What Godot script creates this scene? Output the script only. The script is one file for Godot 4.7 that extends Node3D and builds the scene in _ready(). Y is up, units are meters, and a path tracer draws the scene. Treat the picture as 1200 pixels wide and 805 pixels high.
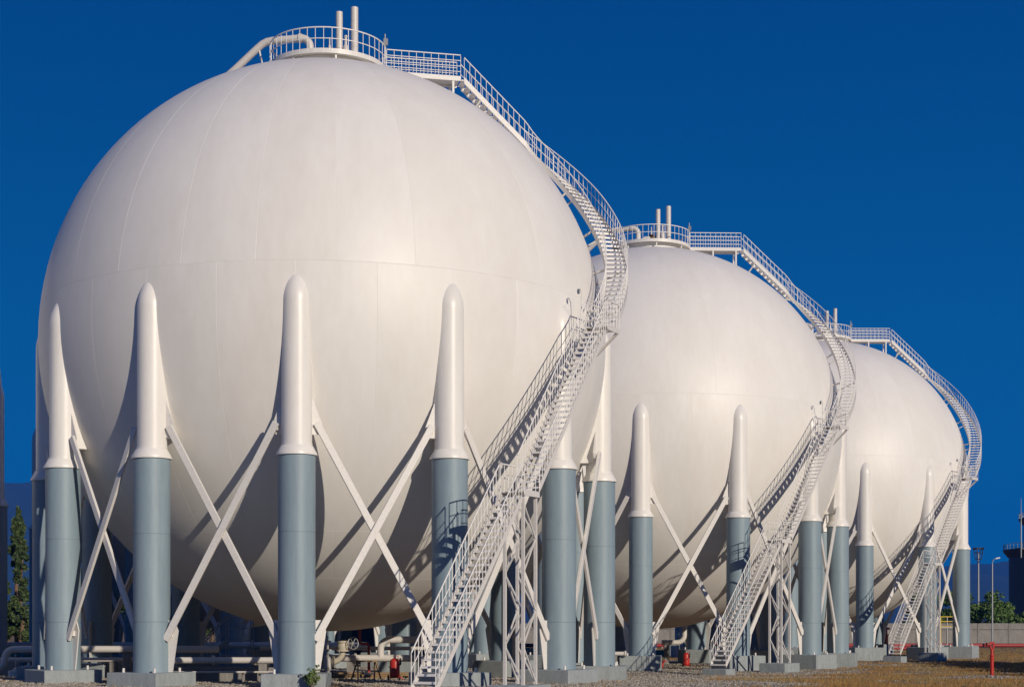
extends Node3D
# Three white gas spheres on grey-blue legs, seen along their row, low afternoon sun.
# World: x right, y up, -z away from the camera; the camera stands at (0, EYE, 0).

const EYE := 2.159
const RS := 11.62          # sphere radius
const HC := 13.519          # height of the sphere centre
const RING := 11.335        # ring of the leg axes
const HJ := 8.027           # joint between grey shaft and white cap
const HB := 0.4915          # top of the pedestals
const RC := 0.647           # shaft radius
const LEGS := 13
const PITCH := TAU / 13.0

var M := {}
var rng := RandomNumberGenerator.new()
var names := {}

# ------------------------------------------------------------------ mesh builder
class MB:
	var v := PackedVector3Array()
	var n := PackedVector3Array()
	var c := PackedColorArray()
	var ix := PackedInt32Array()
	var col := Color(1, 1, 1)
	var use_col := false
	func vert(p: Vector3, nn: Vector3) -> int:
		v.append(p); n.append(nn)
		if use_col: c.append(col)
		return v.size() - 1
	func tri(a: int, b: int, d: int):
		var nn := n[a] + n[b] + n[d]
		if (v[b] - v[a]).cross(v[d] - v[a]).dot(nn) > 0.0:
			ix.append(a); ix.append(d); ix.append(b)
		else:
			ix.append(a); ix.append(b); ix.append(d)
	func quad(a: int, b: int, d: int, e: int):
		tri(a, b, d); tri(a, d, e)
	func face(pts: Array):        # flat convex polygon
		var nn: Vector3 = (pts[1] - pts[0]).cross(pts[2] - pts[0]).normalized()
		var first := -1
		var ids := []
		for p in pts: ids.append(vert(p, nn))
		for i in range(1, pts.size() - 1): tri(ids[0], ids[i], ids[i + 1])
	func face_n(pts: Array, nn: Vector3):
		var ids := []
		for p in pts: ids.append(vert(p, nn))
		for i in range(1, pts.size() - 1): tri(ids[0], ids[i], ids[i + 1])
	func box(center: Vector3, size: Vector3, b := Basis(), ch := 0.0):
		var h := size * 0.5
		if ch <= 0.0:
			for ax in 3:
				for s in [-1.0, 1.0]:
					var e := [Vector3(1, 0, 0), Vector3(0, 1, 0), Vector3(0, 0, 1)]
					var nn: Vector3 = e[ax] * s
					var u: Vector3 = e[(ax + 1) % 3]
					var w: Vector3 = e[(ax + 2) % 3]
					var pts := []
					for q in [[-1, -1], [1, -1], [1, 1], [-1, 1]]:
						pts.append(center + b * (nn * h[ax] + u * h[(ax + 1) % 3] * q[0] + w * h[(ax + 2) % 3] * q[1]))
					face_n(pts, b * nn)
		else:
			# chamfered: faces, edge strips, corner triangles
			var k := Vector3(h.x - ch, h.y - ch, h.z - ch)
			var e := [Vector3(1, 0, 0), Vector3(0, 1, 0), Vector3(0, 0, 1)]
			for ax in 3:
				var a1 := (ax + 1) % 3
				var a2 := (ax + 2) % 3
				for s in [-1.0, 1.0]:
					var pts := []
					for q in [[-1, -1], [1, -1], [1, 1], [-1, 1]]:
						pts.append(center + b * (e[ax] * h[ax] * s + e[a1] * k[a1] * q[0] + e[a2] * k[a2] * q[1]))
					face_n(pts, b * (e[ax] * s))
				for s1 in [-1.0, 1.0]:
					for s2 in [-1.0, 1.0]:
						var nn: Vector3 = (e[a1] * s1 + e[a2] * s2).normalized()
						var pts2 := []
						for t in [-1.0, 1.0]:
							pts2.append(center + b * (e[ax] * k[ax] * t + e[a1] * h[a1] * s1 + e[a2] * k[a2] * s2))
						for t in [1.0, -1.0]:
							pts2.append(center + b * (e[ax] * k[ax] * t + e[a1] * k[a1] * s1 + e[a2] * h[a2] * s2))
						face_n(pts2, b * nn)
			for sx in [-1.0, 1.0]:
				for sy in [-1.0, 1.0]:
					for sz in [-1.0, 1.0]:
						face_n([center + b * Vector3(h.x * sx, k.y * sy, k.z * sz), center + b * Vector3(k.x * sx, h.y * sy, k.z * sz), center + b * Vector3(k.x * sx, k.y * sy, h.z * sz)], b * Vector3(sx, sy, sz).normalized())
	func bar(a: Vector3, bb: Vector3, w: float, t: float, side: Vector3, ch := 0.0):   # rectangular beam; side = direction of its thickness t
		var d := (bb - a).normalized()
		var s := (side - d * side.dot(d)).normalized()
		var u := s.cross(d).normalized()
		box((a + bb) * 0.5, Vector3(w, (bb - a).length(), t), Basis(u, d, s), ch)
	func tube(pts: Array, r: float, seg := 8, caps := true):
		var m := pts.size()
		var prev := Vector3.UP
		var rings := []
		for i in m:
			var d: Vector3
			if i == 0: d = pts[1] - pts[0]
			elif i == m - 1: d = pts[m - 1] - pts[m - 2]
			else: d = (pts[i + 1] - pts[i]).normalized() + (pts[i] - pts[i - 1]).normalized()
			d = d.normalized()
			if i == 0: prev = Vector3.UP if absf(d.y) < 0.9 else Vector3.RIGHT
			var u := (prev - d * prev.dot(d)).normalized()
			prev = u
			var w := d.cross(u)
			var ring := []
			for k in seg:
				var a := TAU * k / seg
				var nn := u * cos(a) + w * sin(a)
				ring.append(vert(pts[i] + nn * r, nn))
			rings.append(ring)
		for i in m - 1:
			for k in seg:
				var k2 := (k + 1) % seg
				quad(rings[i][k], rings[i][k2], rings[i + 1][k2], rings[i + 1][k])
		if caps:
			for e in [0, m - 1]:
				var d2: Vector3 = (pts[0] - pts[1]).normalized() if e == 0 else (pts[m - 1] - pts[m - 2]).normalized()
				var pp := []
				for k in seg: pp.append(v[rings[e][k]])
				face_n(pp, d2)
	func lathe(prof: Array, seg := 24, at := Vector3.ZERO, b := Basis()):   # prof: [radius, height] pairs, sharp between segments longer than a bend of 35 degrees
		for j in prof.size() - 1:
			var p0: Array = prof[j]
			var p1: Array = prof[j + 1]
			var dr: float = p1[0] - p0[0]
			var dh: float = p1[1] - p0[1]
			if absf(dr) + absf(dh) < 1e-6: continue
			var flat := Vector2(dh, -dr).normalized()
			var na := flat
			var nb := flat
			if j > 0:
				var q := Vector2(p0[1] - prof[j - 1][1], -(p0[0] - prof[j - 1][0])).normalized()
				if q.dot(flat) > 0.8: na = (q + flat).normalized()
			if j < prof.size() - 2:
				var q2 := Vector2(prof[j + 2][1] - p1[1], -(prof[j + 2][0] - p1[0])).normalized()
				if q2.dot(flat) > 0.8: nb = (q2 + flat).normalized()
			var base := v.size()
			for k in seg + 1:
				var a := TAU * k / seg
				var o := Vector3(sin(a), 0, cos(a))
				vert(at + b * (o * p0[0] + Vector3.UP * p0[1]), b * (o * na.x + Vector3.UP * na.y))
				vert(at + b * (o * p1[0] + Vector3.UP * p1[1]), b * (o * nb.x + Vector3.UP * nb.y))
			for k in seg:
				var i0 := base + k * 2
				quad(i0, i0 + 2, i0 + 3, i0 + 1)
	func sweep_rect(pts: Array, lat: Array, w: float, h: float):   # rectangle w (along lat) x h (vertical) along a path
		var m := pts.size()
		for f in 4:
			var prevs := []
			for i in m:
				var l: Vector3 = lat[i]
				var pr: Array
				var nn: Vector3
				var up := Vector3.UP
				if f == 0: pr = [l * w * 0.5 - up * h * 0.5, l * w * 0.5 + up * h * 0.5]; nn = l
				elif f == 1: pr = [-l * w * 0.5 - up * h * 0.5, -l * w * 0.5 + up * h * 0.5]; nn = -l
				elif f == 2: pr = [-l * w * 0.5 + up * h * 0.5, l * w * 0.5 + up * h * 0.5]; nn = up
				else: pr = [-l * w * 0.5 - up * h * 0.5, l * w * 0.5 - up * h * 0.5]; nn = -up
				var cur := [vert(pts[i] + pr[0], nn), vert(pts[i] + pr[1], nn)]
				if i > 0: quad(prevs[0], prevs[1], cur[1], cur[0])
				prevs = cur
		for e in [0, m - 1]:
			var l2: Vector3 = lat[e]
			var p: Vector3 = pts[e]
			var up2 := Vector3.UP
			face([p + l2 * w * 0.5 + up2 * h * 0.5, p + l2 * w * 0.5 - up2 * h * 0.5, p - l2 * w * 0.5 - up2 * h * 0.5, p - l2 * w * 0.5 + up2 * h * 0.5])
	func prism(poly: Array, o: Vector3, ux: Vector3, uy: Vector3, t: float):   # polygon (Vector2) extruded by t about its plane
		var w := ux.cross(uy).normalized()
		for s in [-1.0, 1.0]:
			var pts := []
			for p in poly: pts.append(o + ux * p.x + uy * p.y + w * t * 0.5 * s)
			face_n(pts, w * s)
		var cen := Vector2.ZERO
		for p in poly: cen += p
		cen /= poly.size()
		for i in poly.size():
			var a: Vector2 = poly[i]
			var bb: Vector2 = poly[(i + 1) % poly.size()]
			var e := (bb - a).orthogonal().normalized()
			if e.dot((a + bb) * 0.5 - cen) < 0: e = -e
			face_n([o + ux * a.x + uy * a.y - w * t * 0.5, o + ux * bb.x + uy * bb.y - w * t * 0.5, o + ux * bb.x + uy * bb.y + w * t * 0.5, o + ux * a.x + uy * a.y + w * t * 0.5], ux * e.x + uy * e.y)
	func mesh() -> ArrayMesh:
		var arr := []
		arr.resize(Mesh.ARRAY_MAX)
		arr[Mesh.ARRAY_VERTEX] = v
		arr[Mesh.ARRAY_NORMAL] = n
		if use_col: arr[Mesh.ARRAY_COLOR] = c
		arr[Mesh.ARRAY_INDEX] = ix
		var am := ArrayMesh.new()
		am.add_surface_from_arrays(Mesh.PRIMITIVE_TRIANGLES, arr)
		return am

# ------------------------------------------------------------------ scene helpers
func numbered(called: String) -> String:
	if not names.has(called):
		names[called] = 0
		return called
	names[called] += 1
	return "%s_%03d" % [called, names[called]]

func thing(called: String, label: String, category: String, at := Vector3.ZERO, turn := 0.0, group := "") -> Node3D:
	var o := Node3D.new()
	o.name = numbered(called)
	add_child(o)
	o.position = at
	o.rotation.y = turn
	tag(o, label, category, group)
	return o

func tag(o: Node, label: String, category: String, group := ""):
	o.set_meta("label", label)
	o.set_meta("category", category)
	if group != "": o.set_meta("group", group)

func part(called: String, mesh: Mesh, m: Material, parent: Node, xf := Transform3D()) -> MeshInstance3D:
	var o := MeshInstance3D.new()
	o.name = called
	o.mesh = mesh
	o.material_override = m
	parent.add_child(o, true)
	o.transform = xf
	return o

func holder(called: String, parent: Node, xf := Transform3D()) -> Node3D:
	var o := Node3D.new()
	o.name = called
	parent.add_child(o, true)
	o.transform = xf
	return o

func setting(called: String, mesh: Mesh, m: Material) -> MeshInstance3D:
	var o := part(numbered(called), mesh, m, self)
	o.set_meta("kind", "structure")
	return o

func pol(r: float, th: float, y: float) -> Vector3:      # th from +z (towards the camera) to +x
	return Vector3(r * sin(th), y, r * cos(th))

func px(x: float, y: float, depth: float) -> Vector3:     # direction of a pixel of the photograph, at a depth read from what the thing stands on
	return Vector3((x - 600.0) / 1845.4 * depth, EYE + (732.44 - y) / 1845.4 * depth, -depth)

func ground_y(z: float) -> float:
	var d := -z
	return -0.33 * smoothstep(56.0, 79.0, d) - 0.13 * smoothstep(83.0, 115.0, d)

# ------------------------------------------------------------------ materials
func noise_img(w: int, h: int, seed_: int, freq: float, oct: int, type := FastNoiseLite.TYPE_SIMPLEX_SMOOTH) -> Image:
	var f := FastNoiseLite.new()
	f.seed = seed_
	f.noise_type = type
	f.frequency = freq
	f.fractal_octaves = oct
	return f.get_seamless_image(w, h)

func tone_tex(imgs: Array, weights: Array, lo: Color, hi: Color) -> ImageTexture:   # colours between lo and hi after a weighted sum of noises
	var w: int = imgs[0].get_width()
	var h: int = imgs[0].get_height()
	var out := Image.create(w, h, true, Image.FORMAT_RGB8)
	for y in h:
		for x in w:
			var t := 0.0
			for k in imgs.size(): t += imgs[k].get_pixel(x, y).r * weights[k]
			out.set_pixel(x, y, lo.lerp(hi, clampf(t, 0.0, 1.0)))
	out.generate_mipmaps()
	return ImageTexture.create_from_image(out)

func normal_tex(img: Image, strength: float) -> ImageTexture:
	var c := img.duplicate() as Image
	c.convert(Image.FORMAT_RGB8)
	c.bump_map_to_normal_map(strength)
	return ImageTexture.create_from_image(c)

func lin(r: float, g: float, b: float) -> Color:
	return Color(r, g, b).linear_to_srgb()

func mat(color: Color, rough: float, tex: Texture2D = null, scale := Vector3(0.3, 0.3, 0.3), metal := 0.0) -> StandardMaterial3D:
	var m := StandardMaterial3D.new()
	m.albedo_color = color
	m.roughness = rough
	m.metallic = metal
	if tex != null:
		m.albedo_texture = tex
		m.uv1_triplanar = true
		m.uv1_world_triplanar = true
		m.uv1_scale = scale
	return m

func materials():
	var blotch := noise_img(512, 512, 11, 0.012, 4)
	var grain := noise_img(512, 512, 12, 0.06, 4)
	var fine := noise_img(512, 512, 13, 0.25, 2)
	var paint := tone_tex([blotch, grain, fine], [0.5, 0.35, 0.15], Color(0.925, 0.915, 0.90), Color(1, 1, 1))
	var steel := tone_tex([grain, fine], [0.6, 0.4], Color(0.86, 0.85, 0.84), Color(1, 1, 1))
	var rough_n := normal_tex(grain, 2.0)
	var soft_n := normal_tex(blotch, 3.0)
	M.shell = mat(lin(0.835, 0.82, 0.79), 0.49, paint, Vector3(0.09, 0.028, 0.09))
	M.shell.normal_enabled = true
	M.shell.normal_texture = soft_n
	M.shell.normal_scale = 0.07
	M.shells = [M.shell]
	for q in [[0.845, 0.83, 0.805, 0.48], [0.825, 0.81, 0.78, 0.5], [0.835, 0.815, 0.785, 0.49]]:
		var v: StandardMaterial3D = M.shell.duplicate()
		v.albedo_color = lin(q[0], q[1], q[2])
		v.roughness = q[3]
		v.uv1_offset = Vector3(q[0] * 7.0, q[1] * 3.0, q[2] * 5.0)
		M.shells.append(v)
	M.cap = mat(lin(0.835, 0.82, 0.79), 0.38, paint, Vector3(0.3, 0.05, 0.3))
	M.white = mat(lin(0.80, 0.78, 0.75), 0.45, steel, Vector3(0.4, 0.2, 0.4))
	M.rail = mat(lin(0.80, 0.78, 0.75), 0.45)
	var shaft := tone_tex([blotch, grain, fine], [0.45, 0.35, 0.2], Color(0.82, 0.825, 0.83), Color(1, 1, 1))
	M.shaft = mat(lin(0.28, 0.37, 0.425), 0.5, shaft, Vector3(0.4, 0.035, 0.4))
	var conc := tone_tex([blotch, grain, fine], [0.35, 0.35, 0.3], Color(0.66, 0.66, 0.65), Color(1, 1, 1))
	M.pedestal = mat(lin(0.44, 0.49, 0.51), 0.85, conc, Vector3(0.5, 0.12, 0.5))
	M.pedestal.normal_enabled = true
	M.pedestal.normal_texture = rough_n
	M.pedestal.normal_scale = 0.5
	M.concrete = mat(lin(0.36, 0.34, 0.315), 0.9, conc, Vector3(0.25, 0.08, 0.25))
	M.pipe = mat(lin(0.72, 0.69, 0.65), 0.45, steel, Vector3(0.3, 0.3, 0.3))
	M.valve = mat(lin(0.55, 0.50, 0.40), 0.55, steel, Vector3(0.9, 0.9, 0.9))
	M.steel = mat(lin(0.42, 0.43, 0.44), 0.45, steel, Vector3(0.8, 0.8, 0.8), 0.5)
	M.dark = mat(lin(0.035, 0.035, 0.04), 0.6)
	M.rust = mat(lin(0.12, 0.065, 0.04), 0.8, grain_tex(grain), Vector3(1, 1, 1))
	M.red = mat(lin(0.55, 0.035, 0.022), 0.38, steel, Vector3(0.6, 0.6, 0.6))
	M.redpipe = mat(lin(0.40, 0.045, 0.035), 0.5, steel, Vector3(0.5, 0.5, 0.5))
	M.orange = mat(lin(0.75, 0.13, 0.02), 0.5)
	M.yellow = mat(lin(0.62, 0.42, 0.02), 0.5)
	M.navy = mat(lin(0.05, 0.09, 0.15), 0.5, steel, Vector3(0.4, 0.4, 0.4))
	M.wood = mat(lin(0.42, 0.27, 0.13), 0.8, conc, Vector3(0.6, 3, 3))
	M.tank = mat(lin(0.075, 0.07, 0.085), 0.6, conc, Vector3(0.05, 0.02, 0.05))
	M.galv = mat(lin(0.45, 0.46, 0.47), 0.4, steel, Vector3(0.4, 0.4, 0.4), 0.4)
	M.lens = mat(lin(0.8, 0.8, 0.78), 0.15)
	M.block = mat(lin(0.40, 0.36, 0.30), 0.9, conc, Vector3(0.3, 0.3, 0.3))
	M.bark = mat(lin(0.24, 0.155, 0.095), 0.95, conc, Vector3(1.2, 0.3, 1.2))
	var leaf := StandardMaterial3D.new()
	leaf.vertex_color_use_as_albedo = true
	leaf.roughness = 0.7
	leaf.backlight_enabled = true
	leaf.backlight = Color(0.05, 0.08, 0.02)
	M.leaf = leaf
	var soil := tone_tex([grain, fine], [0.5, 0.5], Color(0.72, 0.71, 0.70), Color(1, 1, 1))
	var g := StandardMaterial3D.new()
	g.vertex_color_use_as_albedo = true
	g.albedo_texture = soil
	g.uv1_triplanar = true
	g.uv1_world_triplanar = true
	g.uv1_scale = Vector3(0.23, 0.23, 0.23)
	g.roughness = 0.95
	g.normal_enabled = true
	g.normal_texture = normal_tex(fine, 4.0)
	g.normal_scale = 0.8
	M.ground = g
	var hillt := tone_tex([blotch, grain], [0.6, 0.4], Color(0.6, 0.62, 0.6), Color(1, 1, 1))
	M.hill = mat(lin(0.04, 0.065, 0.04), 1.0, hillt, Vector3(0.0006, 0.0006, 0.0006))
	var st := StandardMaterial3D.new()
	st.vertex_color_use_as_albedo = true
	st.roughness = 0.9
	M.stone = st

func grain_tex(img: Image) -> ImageTexture:
	return tone_tex([img], [1.0], Color(0.55, 0.5, 0.5), Color(1, 1, 1))

# ------------------------------------------------------------------ the storage spheres
func plate_mesh(lat0: float, lat1: float, dlon: float, nx: int, ny: int) -> ArrayMesh:
	# one shell plate about the direction th = 0, its rim bevelled down into the weld groove
	var b := MB.new()
	var gw := 0.011 / RS
	var rows := [lat0, lat0 + gw]
	for j in range(1, ny): rows.append(lerpf(lat0 + gw, lat1 - gw, float(j) / ny))
	rows.append(lat1 - gw); rows.append(lat1)
	var m: int = nx + 3
	var ids := []
	for j in rows.size():
		var la: float = rows[j]
		var rad := cos(la)
		var gl := gw / maxf(rad, 0.02)
		var line := []
		for i in m:
			var lo: float
			if i == 0: lo = -dlon * 0.5
			elif i == m - 1: lo = dlon * 0.5
			else: lo = lerpf(-dlon * 0.5 + gl, dlon * 0.5 - gl, float(i - 1) / nx)
			var d := Vector3(rad * sin(lo), sin(la), rad * cos(lo))
			var rim: bool = i == 0 or i == m - 1 or j == 0 or j == rows.size() - 1
			line.append(b.vert(d * (RS - (0.005 if rim else 0.0)), d))
		ids.append(line)
	# rim strips get a tilted normal through doubled vertices
	for j in rows.size() - 1:
		for i in m - 1:
			var edge: bool = i == 0 or i == m - 2 or j == 0 or j == rows.size() - 2
			if edge:
				rim_face(b, ids[j][i], ids[j][i + 1], ids[j + 1][i + 1], ids[j + 1][i])
			else:
				b.quad(ids[j][i], ids[j][i + 1], ids[j + 1][i + 1], ids[j + 1][i])
	return b.mesh()

func rim_face(b: MB, i0: int, i1: int, i2: int, i3: int):
	var out: Vector3 = b.n[i0]
	var nn := (b.v[i1] - b.v[i0]).cross(b.v[i3] - b.v[i0]).normalized()
	if nn.length() < 0.5: nn = out
	if nn.dot(out) < 0: nn = -nn
	b.face_n([b.v[i0], b.v[i1], b.v[i2], b.v[i3]], nn)

func cap_mesh(lat0: float, sgn: float) -> ArrayMesh:
	var b := MB.new()
	var prof := []
	for j in 13:
		var la := lerpf(lat0, PI / 2, j / 12.0)
		prof.append(la)
	var seg := 52
	var prev := []
	for j in prof.size():
		var line := []
		for i in seg:
			var lo := TAU * i / seg
			var d := Vector3(cos(prof[j]) * sin(lo), sin(prof[j]) * sgn, cos(prof[j]) * cos(lo))
			line.append(b.vert(d * (RS - (0.005 if j == 0 else 0.0)), d))
		if j > 0:
			for i in seg: b.quad(prev[i], prev[(i + 1) % seg], line[(i + 1) % seg], line[i])
		prev = line
	return b.mesh()

var S := {}     # meshes shared by the spheres

func sphere_meshes():
	var dl := TAU / 26.0
	S.rows = [
		[deg_to_rad(6.0), deg_to_rad(71.0), dl, 0.0, 26, plate_mesh(deg_to_rad(6.0), deg_to_rad(71.0), dl, 5, 26)],
		[deg_to_rad(-43.0), deg_to_rad(6.0), dl, 0.5, 26, plate_mesh(deg_to_rad(-43.0), deg_to_rad(6.0), dl, 5, 20)],
		[deg_to_rad(-55.5), deg_to_rad(-43.0), dl, 0.0, 26, plate_mesh(deg_to_rad(-55.5), deg_to_rad(-43.0), dl, 5, 6)],
		[deg_to_rad(-68.0), deg_to_rad(-55.5), dl * 2, 0.25, 13, plate_mesh(deg_to_rad(-68.0), deg_to_rad(-55.5), dl * 2, 9, 6)]]
	S.top = cap_mesh(deg_to_rad(71.0), 1.0)
	S.bottom = cap_mesh(deg_to_rad(68.0), -1.0)
	# --- leg pieces about the leg at th = 0 (radial direction +z)
	var b := MB.new()
	b.lathe([[RC, HB - 0.02], [RC, 2.255], [RC - 0.014, 2.262], [RC - 0.014, 2.28]], 40, Vector3(0, 0, RING))
	S.lower_shaft = b.mesh()
	b = MB.new()
	b.lathe([[RC - 0.014, 2.265], [RC, 2.275], [RC, 5.345], [RC - 0.012, 5.35], [RC - 0.012, 5.362], [RC, 5.367], [RC, HJ + 0.05]], 40, Vector3(0, 0, RING))
	S.upper_shaft = b.mesh()
	b = MB.new()
	b.lathe([[RC * 0.9, HJ - 0.012], [0.705, HJ - 0.012], [0.712, HJ + 0.045], [0.57, HJ + 0.30], [0.545, HJ + 0.33], [0.545, HJ + 0.40], [0.52, HJ + 0.405]], 40, Vector3(0, 0, RING))
	S.collar = b.mesh()
	# cap: tube low down, then a U-shaped shroud whose cheeks run straight back into the sphere, domed at the top
	b = MB.new()
	var rc := 0.527
	var ax := 11.31
	b.lathe([[rc, HJ + 0.3], [rc, 8.80]], 36, Vector3(0, 0, ax))
	var rings := []
	var hs := [8.76, 10.20, 10.206, 10.214, 10.22, 11.9, 11.906, 11.914, 11.92, 13.23, 13.236, 13.244, 13.25]
	for i in 12:
		hs.append(13.33 + 1.29 * sin(PI / 2 * i / 11.0))
	for j in hs.size():
		var h: float = hs[j]
		var k := 1.0
		if h > 13.33: k = maxf(0.0, 1.0 - pow((h - 13.33) / 1.3, 2.1))
		var groove: bool = j in [2, 3, 6, 7, 10, 11]
		var rr := (rc - (0.006 if groove else 0.0)) * k
		var ring := []
		var tilt := 0.0 if h <= 13.33 else minf(1.0, (h - 13.33) / 1.3)
		ring.append(b.vert(Vector3(-rr, h, ax - 2.0 * k), Vector3(-1, tilt, 0).normalized()))
		for i in 21:
			var a := lerpf(-PI / 2, PI / 2, i / 20.0)
			ring.append(b.vert(Vector3(rr * sin(a), h, ax + rr * cos(a)), Vector3(sin(a) * (1.0 - tilt * tilt * 0.9), tilt, cos(a) * (1.0 - tilt * tilt * 0.9)).normalized()))
		ring.append(b.vert(Vector3(rr, h, ax - 2.0 * k), Vector3(1, tilt, 0).normalized()))
		rings.append(ring)
	for j in rings.size() - 1:
		for i in rings[j].size() - 1:
			b.quad(rings[j][i], rings[j][i + 1], rings[j + 1][i + 1], rings[j + 1][i])
	b.face_n([Vector3(-rc, 8.76, ax), Vector3(rc, 8.76, ax), Vector3(rc, 8.76, ax - 2.0), Vector3(-rc, 8.76, ax - 2.0)], Vector3.DOWN)
	S.cap = b.mesh()
	b = MB.new()
	b.box(Vector3(0, (HB - 1.4) * 0.5, RING), Vector3(2.2, HB + 1.4, 2.2), Basis(), 0.025)
	S.pedestal = b.mesh()
	b = MB.new()
	b.lathe([[0.0, HB + 0.16], [0.05, HB + 0.15], [0.05, HB], [0.06, HB]], 6, Vector3(0, 0, 0))
	S.bolt = b.mesh()
	# gussets and braces lie in the chord to the next leg
	var half := PITCH * 0.5
	for s in [-1.0, 1.0]:
		var key := "r" if s > 0 else "l"
		var dir := Vector3(cos(half) * s, 0, -sin(half))
		var leg := Vector3(0, 0, RING)
		b = MB.new()
		b.prism([Vector2(0.42, 10.15), Vector2(0.50, 10.15), Vector2(0.88, 9.14), Vector2(0.76, 8.76), Vector2(0.42, 8.76)], leg, dir, Vector3.UP, 0.04)
		S["ug" + key] = b.mesh()
		b = MB.new()
		b.prism([Vector2(0.50, HB + 0.005), Vector2(0.80, HB + 0.005), Vector2(1.02, 1.95), Vector2(0.86, 2.33), Vector2(0.62, 2.33), Vector2(0.50, 2.1)], leg, dir, Vector3.UP, 0.045)
		S["lg" + key] = b.mesh()
	var a0 := Vector3(0, 0, RING)
	var a1 := pol(RING, PITCH, 0)
	var ch := (a1 - a0).normalized()
	var outw := Vector3(sin(half), 0, cos(half))
	b = MB.new()
	b.bar(a0 + ch * 0.68 + Vector3.UP * 9.16 + outw * 0.085, a1 - ch * 0.62 + Vector3.UP * 1.62 + outw * 0.085, 0.245, 0.11, outw, 0.012)
	S.brace_a = b.mesh()
	b = MB.new()
	b.bar(a1 - ch * 0.68 + Vector3.UP * 9.16 + outw * 0.21, a0 + ch * 0.62 + Vector3.UP * 1.62 + outw * 0.21, 0.245, 0.11, outw, 0.012)
	for q in [a1 - ch * 0.74 + Vector3.UP * 9.0, a0 + ch * 0.70 + Vector3.UP * 1.85]:
		b.bar(q + outw * 0.02, q + outw * 0.16, 0.2, 0.2, Vector3.UP)
	S.brace_b = b.mesh()

func fitting(called: String, b: MB, m: Material, parent: Node) -> MeshInstance3D:
	return part(called, b.mesh(), m, parent)

func elbow(c: Vector3, from: Vector3, to: Vector3, r: float, n := 8) -> Array:   # quarter bend: c is the corner, from/to unit directions away from it
	var out := []
	for i in n + 1:
		var a := PI / 2 * i / n
		out.append(c + from * r * (1.0 - sin(a)) + to * r * (1.0 - cos(a)))
	return out

func top_fittings(root: Node3D, turn: float):
	var t := holder("roof_fittings", root, Transform3D(Basis(Vector3.UP, turn), Vector3.ZERO))
	var top := HC + RS
	var b := MB.new()
	# big vapour line: up from its nozzle, over to one side and down the back of the sphere
	var pts := [Vector3(-0.72, top - 0.2, 0.3)]
	pts += elbow(Vector3(-0.72, top + 1.42, 0.3), Vector3.DOWN, Vector3(-1, 0, 0), 0.36)
	for q0 in [[2.3, 1.40], [2.55, 1.37], [2.75, 1.28], [2.95, 1.13], [3.9, 0.32], [4.5, -0.16]]:
		pts.append(Vector3(-q0[0], top + q0[1], 0.3 - 0.17 * (q0[0] - 1.0)))
	for i in 20:
		var a := lerpf(0.44, 1.75, i / 19.0)
		var q := pol((RS + 0.45) * sin(a), deg_to_rad(-96), HC + (RS + 0.45) * cos(a))
		pts.append(q)
	b.tube(pts, 0.155, 16)
	for q in [[-0.72, top + 0.55, 0.3], [-1.22, 0, 0]]:
		if q[1] > 0: b.lathe([[0.0, 0.0], [0.24, 0.0], [0.24, 0.07], [0.0, 0.07]], 16, Vector3(q[0], q[1], q[2]))
	b.tube([Vector3(-1.06, top + 1.42, 0.3), Vector3(-1.19, top + 1.418, 0.285)], 0.19, 16)
	fitting("vapour_line", b, M.pipe, t)
	b = MB.new()
	for a in [0.5, 0.8, 1.1, 1.4]:
		var q2 := pol((RS + 0.4) * sin(a), deg_to_rad(-96), HC + (RS + 0.4) * cos(a))
		b.tube([q2, pol((RS - 0.05) * sin(a), deg_to_rad(-96), HC + (RS - 0.05) * cos(a))], 0.05, 6)
	b.tube([Vector3(-2.9, top + 1.1, 0.0), Vector3(-2.6, HC + sqrt(RS * RS - 6.76) - 0.02, 0.0)], 0.04, 6)
	fitting("pipe_support", b, M.white, t)
	for q in [[0.5, 0.35, 27.62, 0.142], [1.15, 0.5, 27.75, 0.152]]:
		b = MB.new()
		b.lathe([[q[3] + 0.09, 24.95], [q[3] + 0.09, 25.42], [q[3], 25.44], [q[3], q[2]], [q[3] - 0.02, q[2] + 0.01], [q[3] - 0.03, q[2] - 0.3], [0.0, q[2] - 0.3]], 20, Vector3(q[0], 0, q[1]))
		b.lathe([[q[3], 26.1], [q[3] + 0.012, 26.105], [q[3] + 0.012, 26.13], [q[3], 26.135]], 20, Vector3(q[0], 0, q[1]))
		fitting("vent_stack", b, M.pipe, t)
	b = MB.new()
	b.lathe([[0.13, 24.9], [0.13, 26.05], [0.10, 26.18], [0.06, 26.25], [0.05, 26.55], [0.07, 26.56], [0.07, 26.62], [0.0, 26.64]], 16, Vector3(0.78, 0, 0.42))
	fitting("relief_valve", b, M.pipe, t)
	b = MB.new()
	b.lathe([[0.05, 24.9], [0.05, 25.75], [0.19, 25.76], [0.19, 25.82], [0.12, 25.84], [0.12, 26.05], [0.19, 26.06], [0.19, 26.12], [0.0, 26.13]], 14, Vector3(0.12, 0, 0.2))
	b.tube([Vector3(-0.12, 25.95, 0.2), Vector3(0.4, 25.95, 0.2)], 0.09, 10)
	var gv := fitting("gate_valve", b, M.rust, t)
	b = MB.new()
	b.lathe([[0.06, 26.1], [0.05, 26.3], [0.03, 26.32], [0.03, 26.62], [0.0, 26.63]], 10, Vector3(0.08, 0, 0.2))
	fitting("valve_stem", b, M.pipe, t)
	b = MB.new()
	b.tube([Vector3(-0.72, top + 0.45, 0.3), Vector3(-0.3, 25.95, 0.25), Vector3(0.0, 25.95, 0.2)], 0.1, 10)
	fitting("branch_pipe", b, M.pipe, t)

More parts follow.
